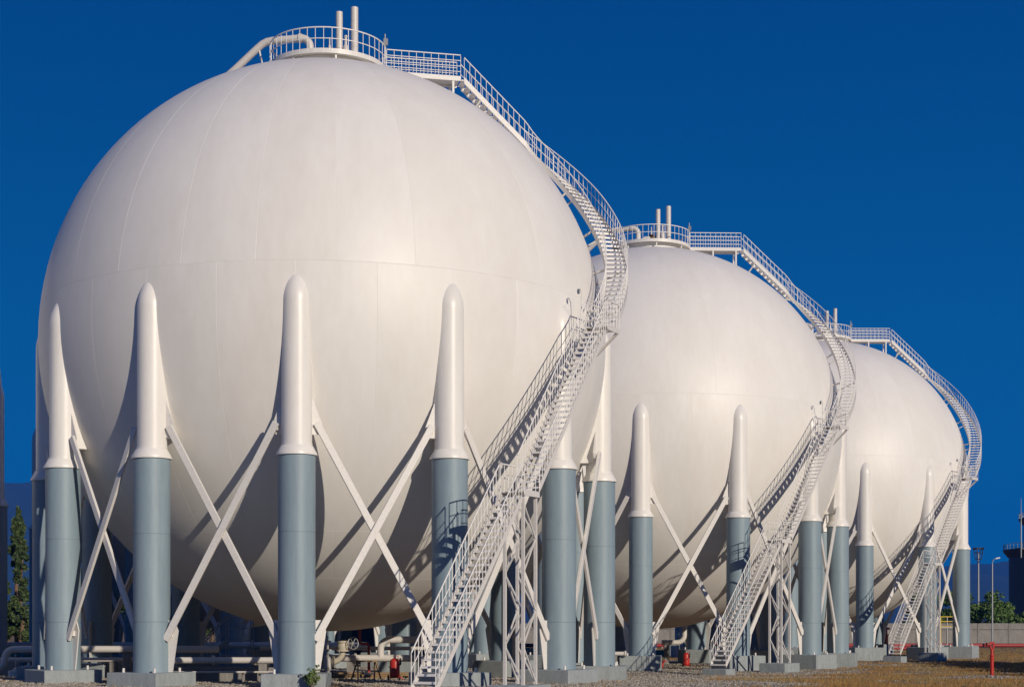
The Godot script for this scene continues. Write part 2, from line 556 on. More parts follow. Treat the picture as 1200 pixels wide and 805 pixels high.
func storage_sphere(label: String, at: Vector3, phase: float, top_turn: float, detail := true) -> Node3D:
	var s := thing("storage_sphere", label, "gas tank", at, 0.0, "spherical gas tanks")
	var turn := phase
	for row in S.rows:
		for k in row[4]:
			part("plate", row[5], M.shells[rng.randi() % 4], s, Transform3D(Basis(Vector3.UP, turn + (k + row[3]) * row[2]), Vector3(0, HC, 0)))
	part("crown_plate", S.top, M.shell, s, Transform3D(Basis(), Vector3(0, HC, 0)))
	part("bottom_plate", S.bottom, M.shell, s, Transform3D(Basis(), Vector3(0, HC, 0)))
	for k in LEGS:
		var leg := holder("support_leg", s, Transform3D(Basis(Vector3.UP, turn + k * PITCH), Vector3.ZERO))
		part("pedestal", S.pedestal, M.pedestal, leg)
		part("lower_shaft", S.lower_shaft, M.shaft, leg)
		part("upper_shaft", S.upper_shaft, M.shaft, leg)
		part("collar", S.collar, M.cap, leg)
		part("cap", S.cap, M.cap, leg)
		part("upper_gusset", S.ugl, M.white, leg)
		part("upper_gusset", S.ugr, M.white, leg)
		part("lower_gusset", S.lgl, M.white, leg)
		part("lower_gusset", S.lgr, M.white, leg)
		for q in [[-0.86, 0.86], [0.86, 0.86], [-0.86, -0.86], [0.86, -0.86]]:
			part("anchor_bolt", S.bolt, M.white, leg, Transform3D(Basis(), Vector3(q[0] * 0.8, 0, RING + q[1] * 0.8)))
	for k in LEGS:
		var xf := Transform3D(Basis(Vector3.UP, turn + k * PITCH), Vector3.ZERO)
		part("brace", S.brace_a, M.white, s, xf)
		part("brace", S.brace_b, M.white, s, xf)
	if detail: top_fittings(s, top_turn)
	return s

# ------------------------------------------------------------------ stairways
const W := 0.80           # clear width
const RAIL := 0.93

func flight(root: Node3D, called: String, pos: Array, lat: Array, rail_h: float):
	# pos: tread centres; lat: unit vector to the outer (right) side
	var f := holder(called, root)
	var n := pos.size()
	for i in n:
		var l: Vector3 = lat[i]
		part("tread", S.tread, M.rail, f, Transform3D(Basis(l, Vector3.UP, l.cross(Vector3.UP)), pos[i]))
	var post: Mesh = S.baluster if rail_h < 1.0 else S.tall_baluster
	for s in [-1.0, 1.0]:
		var side := []
		var top := []
		var mid := []
		for i in n:
			side.append(pos[i] + lat[i] * s * (W * 0.5 + 0.02) + Vector3.DOWN * 0.03)
			top.append(pos[i] + lat[i] * s * (W * 0.5 + 0.02) + Vector3.UP * rail_h)
			mid.append(pos[i] + lat[i] * s * (W * 0.5 + 0.02) + Vector3.UP * rail_h * 0.54)
		var b := MB.new()
		b.sweep_rect(side, lat, 0.03, 0.27)
		part("stringer", b.mesh(), M.white, f)
		b = MB.new()
		b.tube(top, 0.023, 8)
		part("handrail", b.mesh(), M.rail, f)
		b = MB.new()
		b.tube(mid, 0.014, 6)
		part("middle_rail", b.mesh(), M.rail, f)
		for i in n:
			part("baluster", post, M.rail, f, Transform3D(Basis(), pos[i] + lat[i] * s * (W * 0.5 + 0.02)))
	return f

func platform(root: Node3D, called: String, a: Vector3, bb: Vector3, lat: Vector3, width: float, rails := [-1.0, 1.0], bars := 2):
	# flat gangway from a to bb (centres of its ends)
	var f := holder(called, root)
	var d := (bb - a).normalized()
	var b := MB.new()
	b.box((a + bb) * 0.5 + Vector3.DOWN * 0.03, Vector3(width, 0.04, (bb - a).length()), Basis(lat, Vector3.UP, lat.cross(Vector3.UP)))
	part("deck", b.mesh(), M.white, f)
	for s in [-1.0, 1.0]:
		b = MB.new()
		b.bar(a + lat * s * (width * 0.5 + 0.018) + Vector3.DOWN * 0.06, bb + lat * s * (width * 0.5 + 0.018) + Vector3.DOWN * 0.06, 0.2, 0.03, lat)
		part("edge_beam", b.mesh(), M.white, f)
	for s in rails:
		var o: Vector3 = lat * s * (width * 0.5 + 0.018)
		for k in bars:
			b = MB.new()
			var hh := RAIL * (1.0 - float(k) / bars)
			b.tube([a + o + Vector3.UP * hh, bb + o + Vector3.UP * hh], 0.026 if k == 0 else 0.018, 8)
			part("handrail" if k == 0 else "middle_rail", b.mesh(), M.rail, f)
		var m := int(maxf(1, round((bb - a).length() / 0.32)))
		for i in m + 1:
			part("baluster", S.baluster, M.rail, f, Transform3D(Basis(), a.lerp(bb, float(i) / m) + o))
	return f

func build_stairway(label: String, at: Vector3) -> Node3D:
	var t := thing("access_stairway", label, "stairway", at, 0.0, "stairways up the gas tanks")
	var b := MB.new()
	b.box(Vector3(0, -0.02, 0), Vector3(W, 0.04, 0.25))
	b.box(Vector3(0, -0.035, 0.115), Vector3(W, 0.07, 0.012))
	S.tread = b.mesh()
	b = MB.new()
	b.box(Vector3(0, (RAIL - 0.06) * 0.5 - 0.03, 0), Vector3(0.021, RAIL + 0.06, 0.021))
	S.baluster = b.mesh()
	b = MB.new()
	b.box(Vector3(0, 0.505, 0), Vector3(0.021, 1.17, 0.021))
	S.tall_baluster = b.mesh()
	var beta := 0.462
	var d := Vector3(sin(beta), 0, -cos(beta))
	var lat := Vector3(cos(beta), 0, sin(beta))
	var end := Vector3(10.84, 0, 7.154)
	var hp := 13.29
	var hl := 6.613
	var hf := 0.0
	var r_up := 5.881
	var land := 1.171
	var r_low := 5.804 * (hl - hf) / (hl - 0.25)
	var ub := end - d * r_up
	var lt := ub - d * land
	var foot := lt - d * r_low
	# lower flight
	var pos := []
	var la := []
	var n := 28
	for i in n:
		pos.append(foot.lerp(lt, (i + 0.35) / n) + Vector3.UP * (hf + (hl - hf) * (i + 1.0) / (n + 1.0)))
		la.append(lat)
	flight(t, "lower_flight", pos, la, 1.1)
	b = MB.new()
	b.box(foot + d * 0.1 + Vector3.UP * (hf - 0.9) * 0.5, Vector3(1.35, hf + 0.9, 0.95), Basis(lat, Vector3.UP, lat.cross(Vector3.UP)), 0.02)
	part("foot_plinth", b.mesh(), M.pedestal, t)
	# middle landing on its braced trestle
	platform(t, "middle_landing", lt + Vector3.UP * hl, ub + Vector3.UP * hl, lat, W + 0.04)
	var tr := holder("trestle", t)
	var feet := []
	for q in [[0.12, -1.0], [0.12, 1.0], [land - 0.1, -1.0], [land - 0.1, 1.0]]:
		var p: Vector3 = lt + d * q[0] + lat * q[1] * (W * 0.5 - 0.06)
		feet.append(p)
		b = MB.new()
		b.bar(p + Vector3.UP * 0.1, p + Vector3.UP * (hl - 0.15), 0.105, 0.08, d)
		part("leg", b.mesh(), M.white, tr)
	for e in [[0, 1], [2, 3], [0, 2], [1, 3]]:
		var levels := 5
		for k in levels:
			var y0 := lerpf(0.25, hl - 0.35, float(k) / levels)
			var y1 := lerpf(0.25, hl - 0.35, float(k + 1) / levels)
			b = MB.new()
			var f0: Vector3 = feet[e[0]]
			var f1: Vector3 = feet[e[1]]
			if k % 2 == 0: b.bar(f0 + Vector3.UP * y1, f1 + Vector3.UP * y0, 0.045, 0.045, Vector3.UP)
			else: b.bar(f0 + Vector3.UP * y0, f1 + Vector3.UP * y1, 0.042, 0.042, Vector3.UP)
			part("lacing_bar", b.mesh(), M.white, tr)
	b = MB.new()
	b.box((lt + ub) * 0.5 + Vector3.UP * (0.16 - 0.9) * 0.5, Vector3(1.5, 0.16 + 0.9, 1.7), Basis(lat, Vector3.UP, lat.cross(Vector3.UP)), 0.02)
	part("trestle_plinth", b.mesh(), M.pedestal, t)
	# upper flight
	pos = []
	la = []
	n = 29
	for i in n:
		pos.append(ub.lerp(end, (i + 0.35) / n) + Vector3.UP * (hl + (hp - hl) * (i + 1.0) / (n + 1.0)))
		la.append(lat)
	flight(t, "upper_flight", pos, la, 1.1)
	# turning platform beside the equator
	var pe := end + d * 1.15
	platform(t, "turning_platform", end + Vector3.UP * hp, pe + Vector3.UP * hp, lat, W + 0.04, [-1.0, 1.0], 2)
	b = MB.new()
	b.bar(end + d * 0.1 + lat * 0.4 + Vector3.UP * (hp - 0.15), end + d * 0.3 - lat * 1.0 + Vector3.UP * (hp - 1.5), 0.09, 0.09, d)
	b.bar(end + d * 1.0 + lat * 0.4 + Vector3.UP * (hp - 0.15), end + d * 1.0 - lat * 1.1 + Vector3.UP * (hp - 1.5), 0.09, 0.09, d)
	part("bracket", b.mesh(), M.white, t)
	b = MB.new()
	var lp := end - lat * 0.75 + d * 0.3
	b.tube([lp + Vector3.UP * (hp + 0.2), lp + Vector3.UP * (hp + 1.35), lp - d * 0.12 + Vector3.UP * (hp + 1.5), lp - d * 0.25 + Vector3.UP * (hp + 1.48)], 0.022, 6)
	b.tube([lp + Vector3.UP * (hp + 0.3), lp + lat * 0.4 + Vector3.UP * (hp + 0.3)], 0.018, 6)
	var lamp_arm := part("lamp_arm", b.mesh(), M.rail, t)
	b = MB.new()
	b.box(lp - d * 0.28 + Vector3.UP * (hp + 1.36), Vector3(0.08, 0.18, 0.10), Basis(lat, Vector3.UP, lat.cross(Vector3.UP)), 0.02)
	part("lamp_housing", b.mesh(), M.navy, lamp_arm)
	# winding flight along the sphere, constant pitch, then straight over the shoulder
	pos = []
	la = []
	var th := atan2(pe.x, pe.z)
	var r := Vector2(pe.x, pe.z).length()
	var h := hp
	var alpha := deg_to_rad(43.4)
	var hw := 25.30
	var rise := 0.225
	var ds := rise / tan(alpha)
	while h < hw - rise * 1.2:
		var h2 := h + rise
		var off := lerpf(1.06, 0.80, smoothstep(13.6, 19.0, h2))
		var q := maxf(0.0, (RS + off) * (RS + off) - (h2 - HC) * (h2 - HC))
		var want := sqrt(q)
		var dr := clampf(want - r, -ds, ds * 0.5)
		var dth := sqrt(maxf(0.0, ds * ds - dr * dr)) / r
		r += dr
		th += dth
		h = h2
		pos.append(pol(r, th, h))
	for i in pos.size():
		var a: Vector3 = pos[maxi(0, i - 1)]
		var c: Vector3 = pos[mini(pos.size() - 1, i + 1)]
		var dd := Vector3(c.x - a.x, 0, c.z - a.z).normalized()
		la.append(Vector3(-dd.z, 0, dd.x))
	flight(t, "winding_flight", pos, la, RAIL)
	b = MB.new()
	for i in range(4, pos.size(), 9):
		var p: Vector3 = pos[i]
		var c := Vector3(0, HC, 0)
		var out := (p - c).normalized()
		b.tube([p + Vector3.DOWN * 0.12 - la[i] * 0.42, c + out * (RS - 0.02)], 0.05, 8)
		b.tube([p + Vector3.DOWN * 0.12 + la[i] * 0.40, c + out * (RS - 0.02) + Vector3.DOWN * 0.5 * absf(out.x)], 0.035, 8)
	part("bracket", b.mesh(), M.white, t)
	# walkway to the crown
	var last: Vector3 = pos[pos.size() - 1]
	var din := Vector3(-sin(th), 0, -cos(th))
	var lw := Vector3(-din.z, 0, din.x)
	var wa := Vector3(last.x, hw, last.z) + din * 0.16
	var wb := pol(2.40, th, hw)
	platform(t, "walkway", wa, wb, lw, W + 0.06, [-1.0, 1.0], 4)
	b = MB.new()
	for s in [-1.0, 1.0]:
		for q2 in [0.1, 0.16]:
			var p3: Vector3 = wa.lerp(wb, q2 if q2 < 0.12 else 0.55) + lw * s * W * 0.5
			var rr2 := p3.x * p3.x + p3.z * p3.z
			b.bar(Vector3(p3.x, HC + sqrt(RS * RS - rr2) - 0.05, p3.z), p3 + Vector3.DOWN * 0.1, 0.09, 0.09, din)
	part("post", b.mesh(), M.white, t)
	# crown platform: ring deck, skirt, rails
	var cp := holder("crown_platform", t)
	b = MB.new()
	b.lathe([[0.0, hw - 0.04], [2.40, hw - 0.04], [2.40, hw + 0.01], [0.0, hw + 0.01]], 64)
	part("deck", b.mesh(), M.white, cp)
	b = MB.new()
	b.lathe([[2.38, hw - 0.10], [2.42, hw - 0.10], [2.42, hw + 0.09], [2.40, hw + 0.09], [2.40, hw - 0.10]], 64)
	part("toe_plate", b.mesh(), M.white, cp)
	b = MB.new()
	b.lathe([[2.02, HC + sqrt(RS * RS - 2.02 * 2.02) - 0.05], [2.02, hw - 0.05]], 64)
	part("skirt", b.mesh(), M.shell, cp)
	var gap := 0.5 / 2.4
	for k in 2:
		b = MB.new()
		var pts := []
		for i in 61:
			pts.append(pol(2.41, th + lerpf(gap, TAU - gap, i / 60.0), hw + RAIL * (1.0 if k == 0 else 0.52)))
		b.tube(pts, 0.028 if k == 0 else 0.02, 8)
		part("handrail" if k == 0 else "middle_rail", b.mesh(), M.rail, cp)
	for i in 43:
		var a2 := th + lerpf(gap, TAU - gap, i / 42.0)
		part("baluster", S.baluster, M.rail, cp, Transform3D(Basis(Vector3.UP, a2), pol(2.41, a2, hw)))
	for i in 8:
		var a3 := TAU * i / 8.0 + 0.25
		b = MB.new()
		b.bar(pol(2.3, a3, HC + sqrt(RS * RS - 2.3 * 2.3) - 0.05), pol(2.3, a3, hw - 0.04), 0.07, 0.07, Vector3(sin(a3), 0, cos(a3)))
		part("post", b.mesh(), M.white, cp)
	b = MB.new()
	b.box(pol(2.44, th - 0.32, hw + 1.12), Vector3(0.18, 0.26, 0.12))
	b.tube([pol(2.41, th - 0.32, hw + 0.4), pol(2.41, th - 0.32, hw + 1.45)], 0.025, 6)
	part("beacon", b.mesh(), M.steel, cp)
	return t

# ------------------------------------------------------------------ vegetation
func leaf_blob(b: MB, c: Vector3, rad: Vector3, count: int, size: float, cols: Array):
	for i in count:
		var d := Vector3(rng.randfn(), rng.randfn(), rng.randfn()).normalized() * pow(rng.randf(), 0.45)
		var p := c + d * rad
		var u := Vector3(rng.randfn(), rng.randfn(), rng.randfn()).normalized()
		var w := u.cross(Vector3(rng.randfn(), rng.randfn(), rng.randfn())).normalized()
		var k := size * rng.randf_range(0.6, 1.3)
		b.col = cols[rng.randi() % cols.size()]
		var nn := u.cross(w)
		b.face_n([p - u * k, p + w * k * 0.5, p + u * k, p - w * k * 0.5], nn if nn.dot(d) > 0 else -nn)

func limbs(b: MB, base: Vector3, top: Vector3, r: float, seg := 7):
	var pts := []
	for i in 5:
		var q := base.lerp(top, i / 4.0)
		if i > 0 and i < 4: q += Vector3(rng.randf_range(-1, 1), 0, rng.randf_range(-1, 1)) * (top - base).length() * 0.02
		pts.append(q)
	for i in 4:
		var ra := r * (1.0 - 0.2 * i)
		var rb := r * (1.0 - 0.2 * (i + 1))
		var d: Vector3 = (pts[i + 1] - pts[i]).normalized()
		var u := d.cross(Vector3.RIGHT if absf(d.x) < 0.8 else Vector3.FORWARD).normalized()
		var w := d.cross(u)
		var ids := []
		for k in seg:
			var a := TAU * k / seg
			var nn := u * cos(a) + w * sin(a)
			ids.append([b.vert(pts[i] + nn * ra, nn), b.vert(pts[i + 1] + nn * rb, nn)])
		for k in seg:
			var k2 := (k + 1) % seg
			b.quad(ids[k][0], ids[k2][0], ids[k2][1], ids[k][1])

func pine(label: String, at: Vector3, h: float, bare: float, spread: float, group: String):
	var t := thing("pine_tree", label, "tree", at, 0.0, group)
	var b := MB.new()
	limbs(b, Vector3.DOWN * 0.3, Vector3(0, h * 0.97, 0), h * 0.022, 8)
	var f := MB.new()
	f.use_col = true
	var cols := [Color(0.042, 0.075, 0.022), Color(0.06, 0.10, 0.028), Color(0.032, 0.058, 0.02), Color(0.08, 0.115, 0.034)]
	var n := int(h * 2.6)
	for i in n:
		var k := float(i) / n
		var y := lerpf(h * bare, h * 0.98, k)
		var reach := spread * (1.0 - k * 0.82) * rng.randf_range(0.45, 1.0) * (0.6 + 0.4 * smoothstep(0.0, 0.2, k))
		var a := rng.randf() * TAU
		var tip := Vector3(sin(a) * reach, y + rng.randf_range(-0.3, 0.5), cos(a) * reach)
		limbs(b, Vector3(0, y - reach * 0.15, 0), tip, h * 0.0035, 4)
		leaf_blob(f, tip * Vector3(0.85, 1, 0.85), Vector3(reach * 0.42, 0.5, reach * 0.42), 90, 0.26, cols)
		leaf_blob(f, Vector3(tip.x * 0.5, y, tip.z * 0.5), Vector3(reach * 0.4, 0.5, reach * 0.4), 70, 0.26, cols)
	part("trunk", b.mesh(), M.bark, t)
	part("crown", f.mesh(), M.leaf, t)

func broadleaf(label: String, at: Vector3, h: float, w: float, group: String, bright := 1.0, leaves := 90, leaf_size := 0.24):
	var t := thing("leafy_tree", label, "tree", at, 0.0, group)
	var b := MB.new()
	var f := MB.new()
	f.use_col = true
	limbs(b, Vector3.DOWN * 0.3, Vector3(0, h * 0.55, 0), h * 0.028, 8)
	var cols := []
	for c in [Color(0.040, 0.080, 0.014), Color(0.058, 0.105, 0.02), Color(0.032, 0.062, 0.014), Color(0.075, 0.12, 0.025)]:
		cols.append(Color(c.r * bright, c.g * bright, c.b * bright))
	for i in 26:
		var a := rng.randf() * TAU
		var k := rng.randf()
		var rr := w * 0.5 * sqrt(rng.randf()) * (1.0 - 0.55 * k * k)
		var p := Vector3(sin(a) * rr, h * lerpf(0.2, 0.88, k), cos(a) * rr)
		limbs(b, Vector3(0, h * 0.3 * k + h * 0.1, 0), p, h * 0.008, 5)
		leaf_blob(f, p, Vector3(w * 0.17, h * 0.11, w * 0.17) * rng.randf_range(0.7, 1.25), leaves, leaf_size, cols)
	part("trunk", b.mesh(), M.bark, t)
	part("crown", f.mesh(), M.leaf, t)

# ------------------------------------------------------------------ terrain
var patch := FastNoiseLite.new()
var bump := FastNoiseLite.new()

func lie(x: float, d: float) -> float:      # height of the ground with its small bumps
	return ground_y(-d) + bump.get_noise_2d(x, d) * 0.05 * smoothstep(0.0, 20.0, d)

func gravel_mask(x: float, d: float) -> float:
	var k := (1.0 - smoothstep(7.0, 13.0, x - (d - 62.0) * 0.34 + patch.get_noise_2d(x * 3.0, d * 3.0) * 8.0))
	k *= 1.0 - smoothstep(112.0, 124.0, d)
	return clampf(k + patch.get_noise_2d(x * 9.0, d * 9.0) * 0.75, 0.0, 1.0)

func ground_col(x: float, d: float) -> Color:
	var dry := Color(0.42, 0.28, 0.135).lerp(Color(0.31, 0.205, 0.105), clampf(patch.get_noise_2d(x * 5.0 + 90.0, d * 5.0) * 1.4 + 0.5, 0, 1))
	dry = dry.lerp(Color(0.20, 0.165, 0.085), clampf(patch.get_noise_2d(x * 2.2, d * 2.2 + 300.0) * 2.0, 0, 0.6))
	var grav := Color(0.30, 0.265, 0.22).lerp(Color(0.37, 0.325, 0.265), clampf(patch.get_noise_2d(x * 7.0, d * 7.0 + 50.0) + 0.5, 0, 1))
	var bare := 0.0
	for q in [[-7.686, 65.778], [8.534, 96.964], [25.153, 128.143]]:
		bare = maxf(bare, 1.0 - smoothstep(9.0, 13.0, Vector2(x - q[0], d - q[1]).length()))
	return dry.lerp(grav, gravel_mask(x, d) * (1.0 - bare))

func steps(ranges: Array) -> Array:
	var out := []
	for q in ranges:
		var a: float = q[0]
		while a < q[1] - 1e-4:
			out.append(a); a += q[2]
	out.append(ranges[ranges.size() - 1][1])
	return out

func terrain():
	var xs := steps([[-9000.0, -3000.0, 2000.0], [-3000.0, -500.0, 500.0], [-500.0, -100.0, 50.0], [-100.0, -40.0, 6.0], [-40.0, 60.0, 0.8], [60.0, 120.0, 6.0], [120.0, 600.0, 60.0], [600.0, 3000.0, 600.0], [3000.0, 9000.0, 2000.0]])
	var ds := steps([[-400.0, -40.0, 60.0], [-40.0, 40.0, 8.0], [40.0, 135.0, 0.8], [135.0, 200.0, 4.0], [200.0, 500.0, 30.0], [500.0, 2000.0, 250.0], [2000.0, 9000.0, 1000.0]])
	var b := MB.new()
	b.use_col = true
	for j in ds.size():
		for i in xs.size():
			var x: float = xs[i]
			var d: float = ds[j]
			b.col = ground_col(x, d)
			b.vert(Vector3(x, lie(x, d), -d), Vector3.UP)
	var w := xs.size()
	for j in ds.size():
		for i in w:
			var i0 := maxi(i - 1, 0)
			var i1 := mini(i + 1, w - 1)
			var j0 := maxi(j - 1, 0)
			var j1 := mini(j + 1, ds.size() - 1)
			var gx: float = (b.v[j * w + i1].y - b.v[j * w + i0].y) / (xs[i1] - xs[i0])
			var gz: float = (b.v[j1 * w + i].y - b.v[j0 * w + i].y) / (ds[j1] - ds[j0])
			b.n[j * w + i] = Vector3(-gx, 1, gz).normalized()
	for j in ds.size() - 1:
		for i in w - 1:
			b.quad(j * w + i, j * w + i + 1, (j + 1) * w + i + 1, (j + 1) * w + i)
	setting("ground", b.mesh(), M.ground)

func hills():
	var nz := FastNoiseLite.new()
	nz.seed = 21
	nz.frequency = 0.00045
	nz.fractal_octaves = 5
	var b := MB.new()
	var nx := 110
	var nd := 22
	for j in nd + 1:
		for i in nx + 1:
			var x := lerpf(-4600.0, 4600.0, float(i) / nx)
			var d := lerpf(5200.0, 8600.0, float(j) / nd)
			var peak := lerpf(640.0, 305.0, smoothstep(-2600.0, 1400.0, x))
			var prof := sin(PI * clampf(float(j) / nd, 0.0, 1.0))
			var h := peak * pow(prof, 0.9) * (0.86 + 0.5 * nz.get_noise_2d(x, d))
			b.vert(Vector3(x, h - 12.0, -d), Vector3.UP)
	for j in nd + 1:
		for i in nx + 1:
			var a := b.v[j * (nx + 1) + mini(i + 1, nx)] - b.v[j * (nx + 1) + maxi(i - 1, 0)]
			var c := b.v[mini(j + 1, nd) * (nx + 1) + i] - b.v[maxi(j - 1, 0) * (nx + 1) + i]
			b.n[j * (nx + 1) + i] = (a.cross(c) if a.cross(c).y > 0 else c.cross(a)).normalized()
	for j in nd:
		for i in nx:
			b.quad(j * (nx + 1) + i, j * (nx + 1) + i + 1, (j + 1) * (nx + 1) + i + 1, (j + 1) * (nx + 1) + i)
	setting("hills", b.mesh(), M.hill)

func scatter():
	# gravel and dry grass where the photograph shows them
	var st := MB.new()
	for k in 6:
		pass
	var pts := [Vector3(0, 0.55, 0), Vector3(0.6, 0.1, 0.1), Vector3(0.1, 0.05, 0.62), Vector3(-0.55, 0.12, 0.15), Vector3(-0.1, 0.08, -0.58), Vector3(0, -0.4, 0)]
	for q in [[0, 1, 2], [0, 2, 3], [0, 3, 4], [0, 4, 1], [5, 2, 1], [5, 3, 2], [5, 4, 3], [5, 1, 4]]:
		var c: Vector3 = (pts[q[0]] + pts[q[1]] + pts[q[2]]) / 3.0
		st.face_n([pts[q[0]], pts[q[1]], pts[q[2]]], c.normalized())
	var spots := []
	while spots.size() < 70000:
		var d := 53.0 + 59.0 * pow(rng.randf(), 1.2)
		var x := rng.randf_range(-0.34, 0.36) * d
		if rng.randf() < gravel_mask(x, d) - 0.1: spots.append([x, d])
	var mm := MultiMesh.new()
	mm.transform_format = MultiMesh.TRANSFORM_3D
	mm.use_colors = true
	mm.mesh = st.mesh()
	mm.instance_count = spots.size()
	for i in spots.size():
		var s := rng.randf_range(0.035, 0.085) * (1.6 if rng.randf() < 0.03 else 1.0)
		mm.set_instance_transform(i, Transform3D(Basis.from_euler(Vector3(rng.randf() * 0.8, rng.randf() * TAU, rng.randf() * 0.8)).scaled(Vector3(s, s * 0.8, s)), Vector3(spots[i][0], lie(spots[i][0], spots[i][1]) + 0.015, -spots[i][1])))
		var g := rng.randf_range(0.18, 0.46)
		mm.set_instance_color(i, Color(g, g * rng.randf_range(0.86, 0.95), g * rng.randf_range(0.68, 0.85)))
	var mi := MultiMeshInstance3D.new()
	mi.name = "gravel"
	mi.multimesh = mm
	mi.material_override = M.stone
	add_child(mi)
	tag(mi, "loose grey and tan gravel around the concrete plinths", "gravel")
	mi.set_meta("kind", "stuff")
	var tuft := MB.new()
	for k in 9:
		var a := rng.randf() * TAU
		var o := Vector3(sin(a), 0, cos(a))
		var side := Vector3(o.z, 0, -o.x) * 0.02
		var root := o * rng.randf_range(0.0, 0.12)
		var tip := root + o * rng.randf_range(0.08, 0.28) + Vector3.UP * rng.randf_range(0.25, 1.0)
		tuft.face_n([root - side, root + side, tip], (Vector3.UP * 0.4 + o).normalized())
	spots = []
	while spots.size() < 80000:
		var d := 53.0 + 120.0 * pow(rng.randf(), 1.3)
		var x := rng.randf_range(-0.34, 0.36) * d
		if rng.randf() > gravel_mask(x, d) * 1.25 and patch.get_noise_2d(x * 6.0, d * 6.0) > -0.25:
			var clear := true
			for q in [[-7.686, 65.778], [8.534, 96.964], [25.153, 128.143]]:
				if Vector2(x - q[0], d - q[1]).length() < 10.0: clear = false
			if clear: spots.append([x, d])
	var gm := MultiMesh.new()
	gm.transform_format = MultiMesh.TRANSFORM_3D
	gm.use_colors = true
	gm.mesh = tuft.mesh()
	gm.instance_count = spots.size()
	for i in spots.size():
		var s := rng.randf_range(0.08, 0.24)
		gm.set_instance_transform(i, Transform3D(Basis(Vector3.UP, rng.randf() * TAU).scaled(Vector3(s * 1.6, s, s * 1.6)), Vector3(spots[i][0], lie(spots[i][0], spots[i][1]) - 0.01, -spots[i][1])))
		var k := rng.randf()
		gm.set_instance_color(i, Color(0.50, 0.29, 0.10).lerp(Color(0.30, 0.175, 0.06), k).lerp(Color(0.33, 0.27, 0.14), clampf(patch.get_noise_2d(spots[i][0] * 6.0, spots[i][1] * 6.0 + 70.0) * 2.2, 0.0, 0.8)) if rng.randf() > 0.06 else Color(0.12, 0.14, 0.05))
	var gi := MultiMeshInstance3D.new()
	gi.name = "dry_grass"
	gi.multimesh = gm
	gi.material_override = M.stone
	add_child(gi)
	tag(gi, "short dry ochre grass on the open ground", "grass")
	gi.set_meta("kind", "stuff")

# ------------------------------------------------------------------ small things
func wheeled_extinguisher(label: String, at: Vector3, turn: float):
	var t := thing("wheeled_extinguisher", label, "fire extinguisher", at, turn, "wheeled fire extinguishers")
	var b := MB.new()
	b.lathe([[0.0, 0.10], [0.15, 0.11], [0.19, 0.17], [0.195, 0.24], [0.195, 0.70], [0.175, 0.79], [0.11, 0.85], [0.05, 0.87], [0.05, 0.93], [0.0, 0.93]], 20)
	part("cylinder", b.mesh(), M.red, t)
	b = MB.new()
	b.tube([Vector3(0.17, 0.12, -0.16), Vector3(0.17, 0.8, -0.2), Vector3(0.17, 0.95, -0.24), Vector3(-0.17, 0.95, -0.24), Vector3(-0.17, 0.8, -0.2), Vector3(-0.17, 0.12, -0.16)], 0.018, 8)
	b.tube([Vector3(-0.2, 0.12, -0.16), Vector3(0.2, 0.12, -0.16)], 0.015, 8)
	b.tube([Vector3(0.1, 0.2, 0.1), Vector3(0.3, 0.05, 0.2)], 0.02, 6)
	part("trolley", b.mesh(), M.red, t)
	for s in [-1.0, 1.0]:
		b = MB.new()
		b.lathe([[0.0, -0.025], [0.10, -0.025], [0.12, -0.01], [0.12, 0.01], [0.10, 0.025], [0.0, 0.025]], 16, Vector3(0.22 * s, 0.12, -0.16), Basis(Vector3(0, 0, 1), PI / 2))
		part("wheel", b.mesh(), M.dark, t)
	b = MB.new()
	var pts := []
	for i in 34:
		var a := TAU * i / 16.0
		pts.append(Vector3(0.20 + 0.02 * i / 34.0, 0.74 + 0.13 * sin(a), 0.13 * cos(a) + 0.05))
	pts.append(Vector3(0.12, 0.5, 0.24))
	pts.append(Vector3(-0.1, 0.42, 0.23))
	pts.append(Vector3(-0.24, 0.55, 0.05))
	b.tube(pts, 0.017, 6)
	part("hose", b.mesh(), M.dark, t)
	b = MB.new()
	b.lathe([[0.03, 0.90], [0.055, 0.91], [0.055, 0.97], [0.02, 0.99], [0.0, 0.99]], 10)
	b.tube([Vector3(-0.06, 0.985, 0.0), Vector3(0.1, 1.0, 0.0)], 0.012, 6)
	part("valve_head", b.mesh(), M.steel, t)

func pipe_thing(called: String, label: String, pts: Array, r: float, m: Material, flanges := [], supports := []):
	var t := thing(called, label, "pipe", Vector3.ZERO)
	var b := MB.new()
	b.tube(pts, r, 16)
	part("pipe_run", b.mesh(), m, t)
	for f in flanges:
		b = MB.new()
		var d: Vector3 = f[1]
		b.tube([f[0] - d * 0.05, f[0] + d * 0.05], r * 1.45, 16)
		part("flange", b.mesh(), m, t)
	for p in supports:
		var g := ground_y(p.z)
		b = MB.new()
		b.box(Vector3(p.x, (p.y - r + g) * 0.5 - 0.1, p.z), Vector3(0.3, p.y - r - g + 0.2, 0.3), Basis(), 0.01)
		part("sleeper", b.mesh(), M.concrete, t)
	return t

func wheel_ring(b: MB, c: Vector3, axis: Vector3, rad: float, thick: float, spokes: int):
	var u := axis.cross(Vector3.UP if absf(axis.y) < 0.9 else Vector3.RIGHT).normalized()
	var w := axis.cross(u)
	var pts := []
	for i in 25:
		var a := TAU * i / 24.0
		pts.append(c + (u * cos(a) + w * sin(a)) * rad)
	b.tube(pts, thick, 6, false)
	for k in spokes:
		var a2 := TAU * k / spokes
		b.tube([c, c + (u * cos(a2) + w * sin(a2)) * rad], thick * 0.7, 5)

